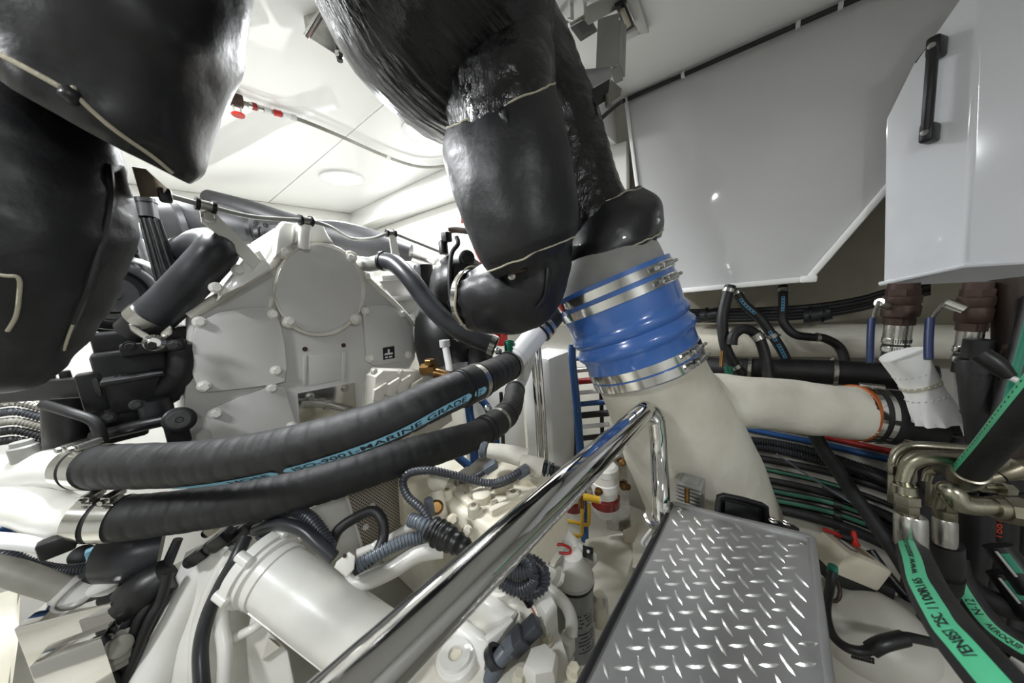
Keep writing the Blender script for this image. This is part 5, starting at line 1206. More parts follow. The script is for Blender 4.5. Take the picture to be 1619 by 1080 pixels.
tankhose('leftmost black hose under the tank panel, bending down beside the blue coupling', [(1155, 452, 0.86), (1146, 480, 0.86), (1142, 512, 0.86), (1147, 548, 0.86), (1158, 572, 0.86), (1172, 590, 0.86)], 0.0135, clamps=(0.06, 0.9))
tankhose('black hose with blue printed marks slanting right under the tank panel', [(1160, 455, 0.88), (1176, 480, 0.87), (1200, 502, 0.86), (1222, 532, 0.85), (1240, 562, 0.85), (1253, 600, 0.85)], 0.0118, ((0.12, 0.3), (0.5, 0.6), (0.63, 0.78)), (0.05, 0.55))
tankhose('black hose under the tank panel ending in a steel bent fitting', [(1238, 452, 0.86), (1238, 480, 0.85), (1238, 508, 0.84), (1255, 528, 0.83), (1280, 533, 0.82), (1303, 535, 0.82), (1326, 548, 0.82), (1336, 572, 0.81), (1336, 602, 0.80)], 0.0105, ((0.10, 0.22),), (0.04, 0.55, 0.97))
tankhose('short arched black hose rising behind the exhaust branch', [(1157, 545, 0.83), (1160, 530, 0.83), (1176, 520, 0.83), (1196, 530, 0.83), (1208, 556, 0.82), (1215, 598, 0.81)], 0.0125, clamps=(0.45, 0.5))
o = B().tube([P(1152, 580, 0.80), P(1153, 592, 0.795)], 0.008, 10, 3, rib=(0.004, 0.002)).obj('teal_plug', M['teal']); tag(o, 'small teal cap beside the leftmost tank hose', 'cap')
o = B().tube([P(1141, 555, 0.80), P(1140, 580, 0.795)], 0.004, 10, 1).obj('yellow_tag', M['brass']); tag(o, 'small dull yellow strip beside the leftmost tank hose', 'tag')
hr = thing('pipe_elbow_ring', 'dark steel ring clip on the exhaust branch hose', 'clip', P(1318, 590, 0.78))
B().tube([P(1312, 575, 0.79), P(1318, 565, 0.79), P(1326, 575, 0.79), P(1325, 598, 0.785)], 0.0035, 8, 6).obj('ring', M['steel'], hr)
# hose continuing from the lagged branch
xh = thing('exhaust_hose', 'short thick black hose with two band clamps on the lagged exhaust branch', 'hose', WYE_END - ZA * WYE_R)
wa = WYE_AX; q = [WYE_END + wa * 0.002, P(1400, 658, 0.655), P(1470, 668, 0.63)]
wa = (q[1] - q[0]).normalized()
B().tube(q, WYE_R * 0.99, 36, 4).obj('hose', M['rubber'], xh)
pw_ = Path(q, 8)
for u in (0.012, 0.031):
    c, tt = pw_.at(u); o = B().ring(c, tt, WYE_R * 0.98, WYE_R * 1.05, -0.0042, 0.0042, 44).obj('band_clamp', M['steelb'], xh)
    B().hexhead(c - ZA * WYE_R * 1.06, cr, 0.006, 0.012, False).obj('clamp_bolt', M['steel'], o)
    B().box(c + ZA * WYE_R * 1.06, (0.014, 0.02, 0.010), bev=0.002).obj('clamp_block', M['steel'], o)
rfx = lambda f: (CAM - pw_.at(f * pw_.len)[0]).normalized() - ZA * 0.75
for k in (-1, 1):
    n = 16
    for i in range(n):
        u0_ = 0.055 + i * (pw_.len - 0.06) / n
        c = B(); 
        p_ = [pw_.surf(u0_ + a * 0.0035, b_ * 0.0010 / WYE_R + k * 0.05, WYE_R + 0.0012, rfx) for a, b_ in ((0, -1), (1, -1), (1, 1), (0, 1))]
        c.bm.faces.new([c.bm.verts.new(v) for v in p_]); c.obj('printed_mark', M['cord'], xh)
cable('tie_strap', 'black strap and grey stub right of the exhaust branch hose', 'strap', [(1455, 655, 0.62), (1480, 672, 0.6), (1520, 680, 0.58)], 0.012, 'rubber')

# ---------------------------------------------------------------- bronze ball valves under the right tank
def ball_valve(label, x, ytop, d, k, hose_rows, lever, lab_l):
    t = thing('ball_valve', label, 'valve', P(x, ytop + 90, d), 'bronze ball valves under the right tank')
    c = P(x, ytop, d); R0 = 30 * d / FPX * k
    B().lathe(c, -ZA, [(-0.01, R0 * 0.8), (0.012, R0 * 0.82), (0.014, R0 * 1.0), (0.026, R0 * 1.0), (0.03, R0 * 0.92), (0.034, R0 * 1.02), (0.052, R0 * 0.98), (0.056, R0 * 0.8), (0.068, R0 * 0.8)], 40).obj('body', M['bronze'], t)
    R = [c - ZA * 0.002, c - ZA * 0.012]
    B().lathe(c - ZA * 0.001, -ZA, [(0, R0 * 0.93), (0.012, R0 * 0.93)], 6).obj('hex_collar', M['bronze'], t)
    B().lathe(c - ZA * 0.057, -ZA, [(0, R0 * 0.88), (0.012, R0 * 0.88)], 6).obj('hex_collar', M['bronze'], t)
    B().lathe(c - ZA * 0.066, -ZA, [(0, R0 * 0.74), (0.035, R0 * 0.74)], 32).obj('nipple', M['steel'], t)
    for s_ in (0.100, 0.116):
        o = B().ring(c - ZA * s_, ZA, R0 * 0.6, R0 * 0.76, -0.006, 0.006, 36).obj('band_clamp', M['steelb'], t)
        B().box(c - ZA * s_ - cr * R0 * 0.80, (0.012, 0.012, 0.010), bev=0.002).obj('clamp_screw', M['steel'], o)
        for i in range(14):
            a = PI * (i / 13 - 0.5) * 0.7; v = (-cz * -1) ; v = V((v.x, v.y, 0)).normalized(); s2 = ZA.cross(v)
            dv = v * math.cos(a) + s2 * math.sin(a)
            B().box(c - ZA * s_ + dv * R0 * 0.765, (0.0006, 0.0011, 0.007), (dv, ZA.cross(dv), ZA)).obj('slot', M['plastic'], o)
    B().tube([c - ZA * 0.095, c - ZA * 0.14], R0 * 0.70, 28, 1).obj('hose_end', M['rubber'], t)
    # lever
    lp = [P(*p) for p in lever[0]]
    B().tube([c - ZA * 0.034 - cr * R0 * 0.8, lp[0]], 0.008, 12, 1).obj('stem', M['steel'], t)
    lv = B().tube(lp, 0.0055, 10, 5, flat=0.5).obj('lever', M['steel'], t)
    g = [P(*p) for p in lever[1]]
    B().tube(g, 0.0085, 14, 3, flat=0.6).obj('grip', M['bluegrip'], lv)
    return t, c, R0
v1, vc1, vr1 = ball_valve('bronze ball valve above the white absorbent pad', 1428, 456, 0.60, 0.70, None, ([(1390, 478, 0.60), (1384, 490, 0.597), (1379, 508, 0.592)], [(1378, 504, 0.592), (1376, 540, 0.588), (1376, 574, 0.584)]), '')
v2, vc2, vr2 = ball_valve('bronze ball valve above the black wrapped sleeve', 1546, 456, 0.51, 0.62, None, ([(1495, 478, 0.53), (1488, 484, 0.527), (1472, 505, 0.522)], [(1470, 504, 0.522), (1468, 540, 0.518), (1468, 568, 0.514)]), '')
pd = thing('absorbent_pad', 'white dimpled absorbent pad rolled round the hose under the bronze valve', 'pad', P(1480, 675, 0.57))
c, r = SS((1391, 572, 1461, 548, 0.585), (1425, 618, 1487, 600, 0.58), (1450, 677, 1519, 655, 0.575))
B().tube(c, [r[0], r[1] * 1.0, r[2]], 40, 5, disp=lambda q, t, a: noise.noise(q * 30) * 0.002 + (0.003 * math.sin(a * 30) if t > 0.99 else 0)).obj('pad', M['paper'], pd)
axq = (c[1] - c[0]).normalized()
B().ring(c[1] - axq * 0.002, axq, r[1] * 0.98, r[1] * 1.04, -0.0035, 0.0035, 40).obj('cord_tie', M['cord'], pd)
pq = Path(c, 8)
for i in range(5):
    for j in range(9):
        a = (j - 4) * 0.32 + 0.16 * (i % 2); u = (0.1 + 0.18 * i) * pq.len
        p = pq.surf(u, a, r[1] * 1.005, lambda f: CAM - pq.at(0)[0])
        B().sphere(p, 0.0022, seg=8).obj('dimple', M['cover'], pd)
o = B().prism([P(x, y, 0.56) for x, y in ((1505, 560), (1514, 566), (1522, 650), (1530, 690), (1537, 700), (1528, 700), (1512, 660))], ray(1515, 640) * 0.004).obj('pad_tail', M['paper'], pd)
sv = thing('hose_sleeve', 'black wrapped hose sleeve with two cable ties under the right bronze valve', 'hose', P(1550, 700, 0.5))
c, r = SS((1514, 566, 1572, 566, 0.505), (1513, 575, 1576, 578, 0.505), (1516, 630, 1580, 630, 0.505), (1528, 705, 1588, 705, 0.505))
B().tube(c, r, 36, 6, disp=lambda q, t, a: noise.noise(q * 20) * 0.003).obj('sleeve', M['rubber'], sv)
for k in (0.18, 0.62):
    p, tt = Path(c, 6).at(k * Path(c, 6).len); B().ring(p, tt, r[2] * 0.98, r[2] * 1.06, -0.002, 0.002, 40).obj('cable_tie', M['plastic'], sv)
B().tube([c[0] + ZA * 0.03, c[0]], r[0] * 0.9, 28, 1).obj('inner_hose', M['rubber'], sv)
hd = thing('probe_handle', 'black tapered rubber handle with white cable at the right edge', 'handle', P(1560, 590, 0.44))
c, r = SS((1542, 572, 1556, 548, 0.455), (1566, 588, 1580, 564, 0.445), (1592, 604, 1602, 590, 0.435)); B().tube(c, r, 20, 4).obj('grip', M['plastic'], hd)
B().tube([c[-1], P(1612, 604, 0.43), P(1640, 618, 0.42)], 0.004, 10, 3).obj('cable', M['whitep'], hd)

# ---------------------------------------------------------------- hydraulic manifold of zinc plated elbows
hy = thing('hydraulic_fittings', 'cluster of yellow zinc plated hydraulic elbows and nuts at the right', 'hydraulic fitting', P(1450, 860, 0.43))
def ztube(rows, name='bent_tube', m='zinc', par=None, sub=6):
    c, r = SS(*rows); o = B().tube(c, r, 24, sub).obj(name, M[m], par or hy); return o, c, r
ztube([(1402, 745, 1420, 745, 0.47), (1404, 725, 1423, 730, 0.47), (1415, 707, 1428, 722, 0.47), (1440, 698, 1442, 713, 0.465), (1480, 699, 1480, 714, 0.455), (1560, 704, 1560, 720, 0.44)])
ztube([(1414, 770, 1440, 770, 0.445), (1420, 735, 1450, 745, 0.445), (1440, 716, 1462, 738, 0.44), (1470, 712, 1474, 736, 0.435), (1520, 714, 1520, 738, 0.43), (1580, 716, 1580, 740, 0.425)])
ztube([(1418, 755, 1440, 755, 0.49), (1424, 728, 1446, 734, 0.49), (1445, 712, 1460, 730, 0.485), (1500, 708, 1500, 726, 0.475)])
ztube([(1455, 760, 1472, 765, 0.47), (1462, 742, 1476, 754, 0.47), (1480, 736, 1484, 750, 0.46)])
ztube([(1470, 800, 1492, 795, 0.44), (1476, 770, 1500, 785, 0.425), (1490, 760, 1512, 792, 0.415), (1520, 780, 1520, 812, 0.41), (1572, 788, 1570, 814, 0.40)], sub=6)
def nut(x1, x2, y0, y1, d, name, m='zinc', seg=6, taper=1.0, tilt=(0, 0)):
    p0, r0_ = S(x1, y0, x2, y0, d); p1 = P((x1 + x2) / 2 + tilt[0], y1, d)
    ax_ = (p1 - p0); Ln = ax_.length
    return B().lathe(p0, ax_, [(0, r0_ * 0.9), (Ln * 0.08, r0_), (Ln * 0.92, r0_ * taper), (Ln, r0_ * 0.92 * taper)], seg).obj(name, M[m], hy)
nut(1409, 1451, 766, 782, 0.435, 'collar', seg=24); nut(1409, 1456, 781, 796, 0.432, 'hex_nut'); nut(1412, 1454, 796, 812, 0.43, 'hex_nut')
nut(1418, 1450, 809, 818, 0.428, 'collar', seg=24); nut(1413, 1467, 814, 866, 0.428, 'ferrule', 'steel', 12, 1.02)
nut(1402, 1418, 735, 750, 0.46, 'hex_nut'); nut(1402, 1420, 750, 795, 0.462, 'hex_nut')
nut(1472, 1512, 790, 806, 0.445, 'hex_nut'); nut(1474, 1513, 805, 820, 0.445, 'collar', seg=24); nut(1474, 1514, 820, 862, 0.445, 'ferrule', 'steel', 24, 1.0)
nut(1462, 1476, 764, 800, 0.475, 'hex_nut')
# horizontal fittings to the right edge
def hcol(rows, name, seg=24, m='zinc'):
    c, r = SS(*rows); B().tube(c, r, seg, 1).obj(name, M[m], hy)
hcol([(1568, 786, 1566, 818, 0.40), (1584, 786, 1582, 822, 0.398)], 'collar')
hcol([(1584, 784, 1582, 826, 0.398), (1660, 790, 1658, 842, 0.385)], 'swivel_nut', 8)
hcol([(1552, 762, 1552, 778, 0.43), (1590, 764, 1590, 780, 0.425)], 'small_union')
hcol([(1582, 764, 1582, 784, 0.42), (1600, 766, 1600, 784, 0.418)], 'red_cap', 6, 'zinc')
hcol([(1578, 738, 1580, 762, 0.44), (1600, 724, 1600, 758, 0.435), (1660, 724, 1660, 760, 0.43)], 'upper_union')
hcol([(1540, 752, 1542, 772, 0.45), (1578, 742, 1580, 762, 0.44)], 'upper_tube')
# big hose with green line
gh = thing('hydraulic_hose', 'thick hydraulic hose with bright green stripe rising to the right edge', 'hose', P(1520, 760, 0.38))
gp_ = RR([(1508, 735, 1556, 765), (1545, 690, 1600, 722), (1590, 632, 1655, 668), (1640, 570, 1712, 610)], 0.0142)
B().tube(gp_, 0.0142, 32, 6).obj('hose', M['rubber2'], gh)
gpa = Path(gp_, 8); axg = (gp_[1] - gp_[0]).normalized()
def rfg(f):
    c_, t_ = gpa.at(f * gpa.len); v = (CAM - c_); v = (v - t_ * v.dot(t_)).normalized(); s_ = t_.cross(v); s_ = s_ if s_.dot(cr) < 0 else -s_
    return v * 0.5 + s_ * 0.87
stripe(gpa, 0.0142, rfg, 0.0, gpa.len, 0.0105, M['green'], 'green_stripe', gh, lift=0.0004)
n = 26
for i in range(n): stripe(gpa, 0.0142, rfg, (i + 0.2) / n * gpa.len, (i + 0.5) / n * gpa.len, 0.0016, M['ink'], 'printed_mark', gh, lift=0.0007, n=2)
B().lathe(gp_[0] - axg * 0.022, axg, [(0, 0.011), (0.003, 0.0145), (0.007, 0.0152), (0.008, 0.0162), (0.02, 0.0165), (0.030, 0.0165), (0.031, 0.0145)], 36).obj('ferrule', M['zinc'], gh)
B().lathe(gp_[0] - axg * 0.04, axg, [(0, 0.009), (0.008, 0.011), (0.009, 0.013), (0.019, 0.013)], 6).obj('ferrule_nut', M['zinc'], gh)
# printed green hose hanging from the left ferrule
g2 = thing('hydraulic_hose', 'hydraulic hose with wide green lettered band hanging at the lower right', 'hose', P(1500, 1080, 0.4))
RG = 0.0155
rows = [(1416, 862, 1466, 862), (1424, 895, 1478, 886), (1437, 935, 1492, 918), (1455, 975, 1514, 950), (1482, 1022, 1546, 990), (1514, 1066, 1582, 1028), (1556, 1120, 1630, 1078), (1610, 1185, 1690, 1140)]
q_ = relax(RR(rows, RG), 2); B().tube(q_, RG, 32, 6).obj('hose', M['rubber2'], g2)
pa2 = Path(q_, 10)
def rf2(f):
    v = (CAM - pa2.at(f * pa2.len)[0]).normalized(); t = pa2.at(f * pa2.len)[1]
    s_ = t.cross(v).normalized(); s_ = s_ if s_.dot(cr) > 0 else -s_
    return v - s_ * 0.05
stripe(pa2, RG, rf2, 0.0, pa2.len, 0.0155, M['green'], 'green_band', g2, lift=0.0006)
def pxu(pa, y):
    best = min(range(0, 401), key=lambda i: abs(proj(pa.at(i / 400 * pa.len)[0])[1] - y)); return best / 400 * pa.len
def proj(p):
    v = ROT.transposed() @ (p - CAM); return CX + v.x / -v.z * FPX, CY - v.y / -v.z * FPX
def tx2(body, y0, y1, h):
    ua, ub = pxu(pa2, y0), pxu(pa2, y1)      # text starts at the lower end and reads upwards
    text_tube(body, pa2, RG, rf2, ua, h, M['ink'], g2, width=abs(ua - ub), flip=True, lift=0.0012)
tx2('/EN857', 1080, 1038, 0.0066)
tx2('2SC', 1033, 1011, 0.0066)
tx2('/', 1003, 998, 0.0066)
tx2('100R16S', 993, 947, 0.0066)
tx2('www.eaton.com', 938, 870, 0.0047)
text_tube('*', pa2, RG, lambda f: rf2(f), pxu(pa2, 905), 0.003, M['ink'], g2, flip=True)
# neighbours
g3 = thing('hydraulic_hose', 'slimmer hydraulic hose printed AEROQUIP on green at the lower right', 'hose', P(1560, 980, 0.46))
rows3 = [(1505, 880, 0.50), (1512, 912, 0.49), (1530, 945, 0.48), (1560, 985, 0.465), (1600, 1016, 0.45), (1660, 1050, 0.43)]
q3 = [P(*p) for p in rows3]; B().tube(q3, 0.0165, 24, 6).obj('hose', M['rubber2'], g3); pa3 = Path(q3, 10)
def rf3(f):
    v = (CAM - pa3.at(f * pa3.len)[0]).normalized(); t = pa3.at(f * pa3.len)[1]; s_ = t.cross(v).normalized(); s_ = s_ if s_.dot(cr) > 0 else -s_
    return v + s_ * 0.0
stripe(pa3, 0.0165, rf3, pxu(pa3, 905), pxu(pa3, 1022), 0.013, M['green'], 'green_band', g3, lift=0.0006)
text_tube('N-12', pa3, 0.0165, rf3, pxu(pa3, 966), 0.0085, M['ink'], g3, width=abs(pxu(pa3, 940) - pxu(pa3, 966)), lift=0.0012, flip=True)
text_tube('AEROQUIP', pa3, 0.0165, rf3, pxu(pa3, 978), 0.0075, M['ink'], g3, width=abs(pxu(pa3, 978) - pxu(pa3, 1018)), lift=0.0012)
t = thing('hydraulic_hose', 'plain worn black hydraulic hose hanging from the second ferrule', 'hose', P(1495, 1000, 0.5))
B().tube([P(1495, 858, 0.45), P(1496, 890, 0.455), P(1490, 930, 0.47), P(1475, 985, 0.49), (P(1465, 1050, 0.5))], 0.0165, 24, 6).obj('hose', M['rubber'], t)
B().tube([P(1494, 905, 0.459), P(1491, 925, 0.467)], 0.0180, 20, 1).obj('worn_sleeve', M['rubber2'], t)
for k, (pts, r_, lab) in enumerate((
    ([(1500, 900, 0.52), (1540, 935, 0.51), (1580, 955, 0.5), (1650, 975, 0.49)], 0.017, 'upper grey hydraulic hose curving to the right edge'),
    ([(1515, 940, 0.54), (1560, 985, 0.53), (1610, 1010, 0.52), (1660, 1025, 0.51)], 0.013, 'thin dark hydraulic hose curving behind the printed one'),
    ([(1505, 960, 0.50), (1530, 1010, 0.49), (1580, 1050, 0.48), (1640, 1080, 0.47)], 0.017, 'lower grey hydraulic hose curving to the bottom right corner'),
    ([(1480, 950, 0.52), (1500, 1010, 0.50), (1530, 1060, 0.49), (1560, 1110, 0.48)], 0.018, 'dark hydraulic hose behind the wide green band'))):
    cable('hydraulic_hose', lab, 'hose', pts, r_, 'rubber2')
# dark upright hoses with red print behind
for k, (x, lab) in enumerate(((1535, 'left dark upright hose behind the zinc fittings'), (1572, 'dark upright hose with red lettering behind the zinc fittings'), (1612, 'dark upright hose at the right edge behind the fittings'))):
    t = thing('upright_hose', lab, 'hose', P(x, 1000, 0.6), 'dark upright hoses')
    q = [P(x + 6, 800, 0.58), P(x + 4, 860, 0.58), P(x - 8, 920, 0.58), P(x - 20, 1000, 0.57)]
    B().tube(q, 0.022, 20, 5).obj('hose', M['plastic'], t)
    if k == 1:
        pa = Path(q, 8); rf = lambda f: CAM - pa.at(f * pa.len)[0]
        text_tube('NSN 1881', pa, 0.022, rf, pa.len * 0.42, 0.009, M['redink'], t, width=pa.len * 0.34, flip=True, lift=0.001)
for k, (x0_, x1_, lab) in enumerate(((1470, 1440, 'added black hose darkening the gap behind the first zinc nut'), (1492, 1478, 'added black hose darkening the gap behind the second zinc nut'), (1515, 1520, 'added black hose darkening the gap right of the second ferrule'), (1552, 1560, 'added black hose darkening the gap under the swivel nut'), (1590, 1600, 'added black hose darkening the gap near the right edge'), (1630, 1640, 'outermost added black hose darkening the gap at the right edge'))):
    t = thing('filler_hose', lab, 'hose', P(x1_, 1090, 0.66), 'black hoses added to darken the gap behind the zinc fittings')
    dz_ = 0.07 * (k % 2) - 0.02  # these hoses are added fillers that darken the pale gap behind the fittings
    B().tube([P(x0_, 690, 0.66 + dz_), P(x0_ + 4, 780, 0.66 + dz_), P((x0_ + x1_) / 2, 880, 0.66 + dz_), P(x1_, 990, 0.65 + dz_), P(x1_ + 20, 1100, 0.64 + dz_)], 0.019, 18, 5).obj('hose', M['rubber'], t)
    B().ring(P(x0_ + 4, 775, 0.66 + dz_), ZA, 0.018, 0.021, -0.006, 0.006, 24).obj('hose_clamp', M['blackmetal'], t)
for k, (x, y) in enumerate(((1585, 870), (1590, 912))):
    t = thing('ribbon_hose', ('upper' if k == 0 else 'lower') + ' short hose with green label at the right edge', 'hose', P(x + 15, y + 25, 0.5))
    q = [P(x - 8, y - 8, 0.5), P(x + 12, y + 18, 0.49), P(x + 50, y + 70, 0.47)]; B().tube(q, 0.016, 20, 5).obj('hose', M['plastic'], t)
    pa = Path(q, 8); rf = lambda f: CAM - pa.at(f * pa.len)[0]
    stripe(pa, 0.016, rf, pa.len * 0.12, pa.len * 0.55, 0.010, M['teal'], 'green_label', t)
    B().tube([P(x - 10, y + 2, 0.49), P(x + 22, y + 42, 0.475)], 0.0018, 8, 1).obj('edge_strip', M['grey'], t)
disc(1612, 1050, 0.45, toC(1612, 1050), [(-0.02, 0.012), (0, 0.012), (0.004, 0.008)], 'chrome', thing('steel_plug', 'bright steel plug at the bottom right corner', 'plug', P(1612, 1055, 0.45)), 'plug')
o = B().tube([P(1600, 440, 0.50), P(1605, 540, 0.50), P(1590, 640, 0.5), P(1580, 740, 0.5)], 0.022, 16, 5).obj('dark_pipe', M['copper']); tag(o, 'dark brown pipe standing at the right edge behind the green striped hose', 'pipe')
g5 = thing('hydraulic_hose', 'teal striped hose behind the black handle at the right edge', 'hose', P(1600, 620, 0.45))
q = [P(1640, 470, 0.47), P(1622, 540, 0.47), P(1605, 600, 0.47), P(1590, 660, 0.47)]; B().tube(q, 0.013, 20, 5).obj('hose', M['rubber'], g5); pa = Path(q, 8)
stripe(pa, 0.013, lambda f: CAM - pa.at(f * pa.len)[0] - cr * 0.2, 0, pa.len, 0.009, M['teal'], 'teal_stripe', g5)

# ---------------------------------------------------------------- cables along the sloping hull
hc = [
 ('blue', [(1150, 672), (1220, 686), (1290, 700), (1360, 716), (1420, 730)], 0.0085, 'bluehose', 'bright blue cable along the hull under the exhaust branch'),
 ('red', [(1170, 668), (1240, 678), (1310, 692), (1400, 712), (1450, 722)], 0.008, 'redcable', 'dark red cable along the hull above the blue one'),
 ('con', [(1150, 692), (1220, 700), (1290, 715), (1350, 735), (1410, 755)], 0.0105, 'satin', 'upper grey ribbed conduit along the hull'),
 ('con', [(1150, 702), (1220, 710), (1290, 726), (1350, 746), (1410, 768)], 0.0105, 'satin', 'lower grey ribbed conduit along the hull'),
 ('blk', [(1150, 716), (1220, 728), (1300, 744), (1370, 764), (1430, 785)], 0.010, 'rubber', 'black hose right under the ribbed conduits'),
 ('grn', [(1160, 732), (1220, 744), (1300, 762), (1370, 784), (1430, 808)], 0.007, 'rubber', 'thin hose with faint green stripe along the hull'),
 ('blk', [(1170, 752), (1230, 762), (1300, 778), (1370, 800), (1430, 826)], 0.010, 'rubber', 'plain black hose halfway down the hull'),
 ('grn', [(1180, 768), (1240, 780), (1310, 794), (1380, 818), (1440, 846)], 0.0095, 'rubber', 'upper hose with dark green stripe along the hull'),
 ('grn', [(1190, 786), (1250, 796), (1320, 812), (1390, 838), (1450, 870)], 0.0095, 'rubber', 'lower hose with dark green stripe along the hull'),
 ('blk', [(1200, 800), (1260, 812), (1330, 832), (1400, 862), (1460, 900)], 0.013, 'rubber2', 'thick worn black hose lowest on the hull'),
 ('blk', [(1300, 722), (1350, 740), (1400, 760), (1450, 790)], 0.0115, 'rubber', 'black hose dipping behind the zinc elbows'),
 ('blk', [(1300, 770), (1350, 792), (1400, 815), (1450, 846)], 0.0095, 'rubber', 'black hose end tied near the zinc nuts'),
]
M['dkgreen'] = mat('dark green print', '255c46', 0.5)
for kind_, pts, r_, m_, lab in hc:
    t = thing('hull_cable', lab, 'cable', onH(*pts[2], 0.0), 'cables along the hull')
    q = [onH(x, y, r_ * 1.15 + (0.026 if lab.startswith(('black hose dipping', 'black hose end')) else 0)) for x, y in pts]
    B().tube(q, r_, 14, 6, rib=(0.006, 0.002) if kind_ == 'con' else None).obj('cable', M[m_], t)
    if kind_ == 'grn':
        pa = Path(q, 8); rf = lambda f: CAM - pa.at(f * pa.len)[0]
        stripe(pa, r_, rf, 0.0, pa.len * 0.72, r_ * 1.0, M['dkgreen'], 'green_stripe', t)
dg_ = thing('diagonal_hose', 'thick black hose hanging diagonally across the hull cables', 'hose', onH(1410, 870, 0.03))
q = [P(1285, 680, 0.78), P(1302, 712, 0.77), P(1325, 745, 0.76), P(1352, 785, 0.74), P(1388, 835, 0.71), P(1420, 880, 0.68), P(1450, 930, 0.65)]
B().tube(q, 0.0145, 18, 6).obj('hose', M['rubber2'], dg_)
cable('stay_wire', 'thin wire slanting across the hull cables', 'wire', [(1228, 718, 0.80), (1290, 760, 0.77), (1350, 798, 0.74)], 0.0022, 'conduitg')
ties = thing('cable_clip', 'black clip holding the hull cables together', 'clip', onH(1325, 820, 0.0))
for y in (780, 798, 815, 830): B().ring(onH(1323, y, 0.012), YA, 0.010, 0.016, -0.006, 0.006, 16).obj('clip_loop', M['plastic'], ties)
cable('black_strap', 'black strap slanting down to the compressor tank', 'strap', [(1375, 870, 0.60), (1400, 905, 0.58), (1430, 940, 0.56), (1445, 955, 0.55)], 0.008, 'plastic')

# ---------------------------------------------------------------- pressure pump with beige switch box and its tank
pm = thing('pressure_switch', 'beige pressure switch box with red lever valve beside the diamond plate step', 'pressure switch', P(1340, 930, 0.56))
A0 = dirpx(1300, 858, 1372, 888, 0.55); u_, v_ = frame(A0, ZA)
cbx_ = P(1342, 886, 0.545)
B().box(cbx_, (0.082, 0.05, 0.044), (A0, v_, u_), bev=0.005).obj('cover', M['beige'], pm)
B().box(cbx_ - u_ * 0.030, (0.080, 0.048, 0.018), (A0, v_, u_), bev=0.003).obj('base', M['plastic'], pm)
lbp = cbx_ + u_ * 0.0225
B().prism([lbp + A0 * a + v_ * b_ for a, b_ in ((-0.02, -0.016), (-0.005, -0.016), (-0.005, 0.008), (-0.02, 0.008))], u_ * 0.0006).obj('label', M['ink'], pm)
B().prism([lbp + u_ * 0.0007 + A0 * a + v_ * b_ for a, b_ in ((-0.018, -0.014), (-0.007, -0.014), (-0.007, 0.006), (-0.018, 0.006))], u_ * 0.0003).obj('label_face', M['whitep'], pm)
for k in range(4): B().prism([lbp + A0 * (a + 0.006 * k) + v_ * b_ for a, b_ in ((0.002, -0.016), (0.004, -0.016), (0.004, 0.01), (0.002, 0.01))], u_ * 0.0004).obj('print_line', M['brass'], pm)
B().lathe(P(1316, 903, 0.515), -ZA, [(-0.010, 0.006), (0.0, 0.007), (0.004, 0.007), (0.008, 0.005)], 16).obj('cable_gland', M['teal'], pm)
B().lathe(P(1345, 920, 0.55), -ZA, [(-0.01, 0.012), (0.0, 0.016), (0.012, 0.016), (0.016, 0.011), (0.05, 0.010)], 8).obj('brass_stem', M['brass'], pm)
B().box(P(1393, 930, 0.54), (0.03, 0.026, 0.036), bev=0.004).obj('capacitor', M['plastic'], pm)
vv = thing('lever_valve', 'small valve with two red levers above the beige switch box', 'valve', P(1335, 860, 0.57))
B().tube([P(1320, 858, 0.57), P(1330, 850, 0.57), P(1345, 852, 0.57), P(1352, 862, 0.57)], 0.007, 12, 5).obj('body', M['bronze'], vv)
B().tube([P(1302, 837, 0.57), P(1322, 844, 0.565), P(1328, 848, 0.565)], 0.0035, 10, 3).obj('lever', M['red'], vv)
B().tube([P(1350, 840, 0.56), P(1350, 856, 0.56), P(1354, 862, 0.56)], [0.003, 0.006, 0.005], 10, 3).obj('lever', M['red'], vv)
B().lathe(P(1335, 850, 0.568), ZA, [(-0.01, 0.010), (0.006, 0.012), (0.010, 0.008)], 16).obj('cap', M['blackmetal'], vv)
pk = thing('pressure_tank', 'round white pressure tank below the beige switch box', 'tank', P(1390, 1080, 0.5))
pc_ = P(1392, 1042, 0.525)
B().sphere(pc_, 0.115, 1.0, 1.08, 0.85, 40).obj('shell', M['tanksatin'], pk)
B().sphere(pc_ + V((-0.02, 0.02, 0.055)), 0.080, 1, 1, 0.75, 32).obj('dome', M['tanksatin'], pk)
for i in range(2):
    for j in range(8):
        p = P(1348 + 4.6 * j, 1034 + 5 * i + 1.2 * j, 0.43)
        d_ = (p - CAM).normalized()
        B().box(P(1348 + 4.6 * j, 1034 + 5 * i + 1.2 * j, 0.436), (0.0022, 0.0022, 0.003), (cr, cz, cu)).obj('printed_mark', M['ink'], pk)
cable('power_cable', 'black power cable looping from the switch box across the pressure tank', 'cable', [(1316, 905, 0.512), (1312, 930, 0.50), (1306, 965, 0.475), (1314, 1000, 0.45), (1335, 1022, 0.43), (1365, 1030, 0.42), (1395, 1018, 0.415), (1430, 1008, 0.415), (1458, 1012, 0.42), (1490, 1020, 0.43)], 0.0058, 'plastic')
B().tube([P(1376, 1028, 0.418), P(1395, 1018, 0.414), P(1430, 1009, 0.414)], 0.0085, 14, 4).obj('cable_joint', M['plastic'], bpy.data.objects['power_cable'])
cable('copper_line', 'thin bent brown pipe beside the diamond plate step', 'pipe', [(1322, 915, 0.53), (1328, 935, 0.525), (1322, 950, 0.52), (1300, 948, 0.52)], 0.0028, 'copper')
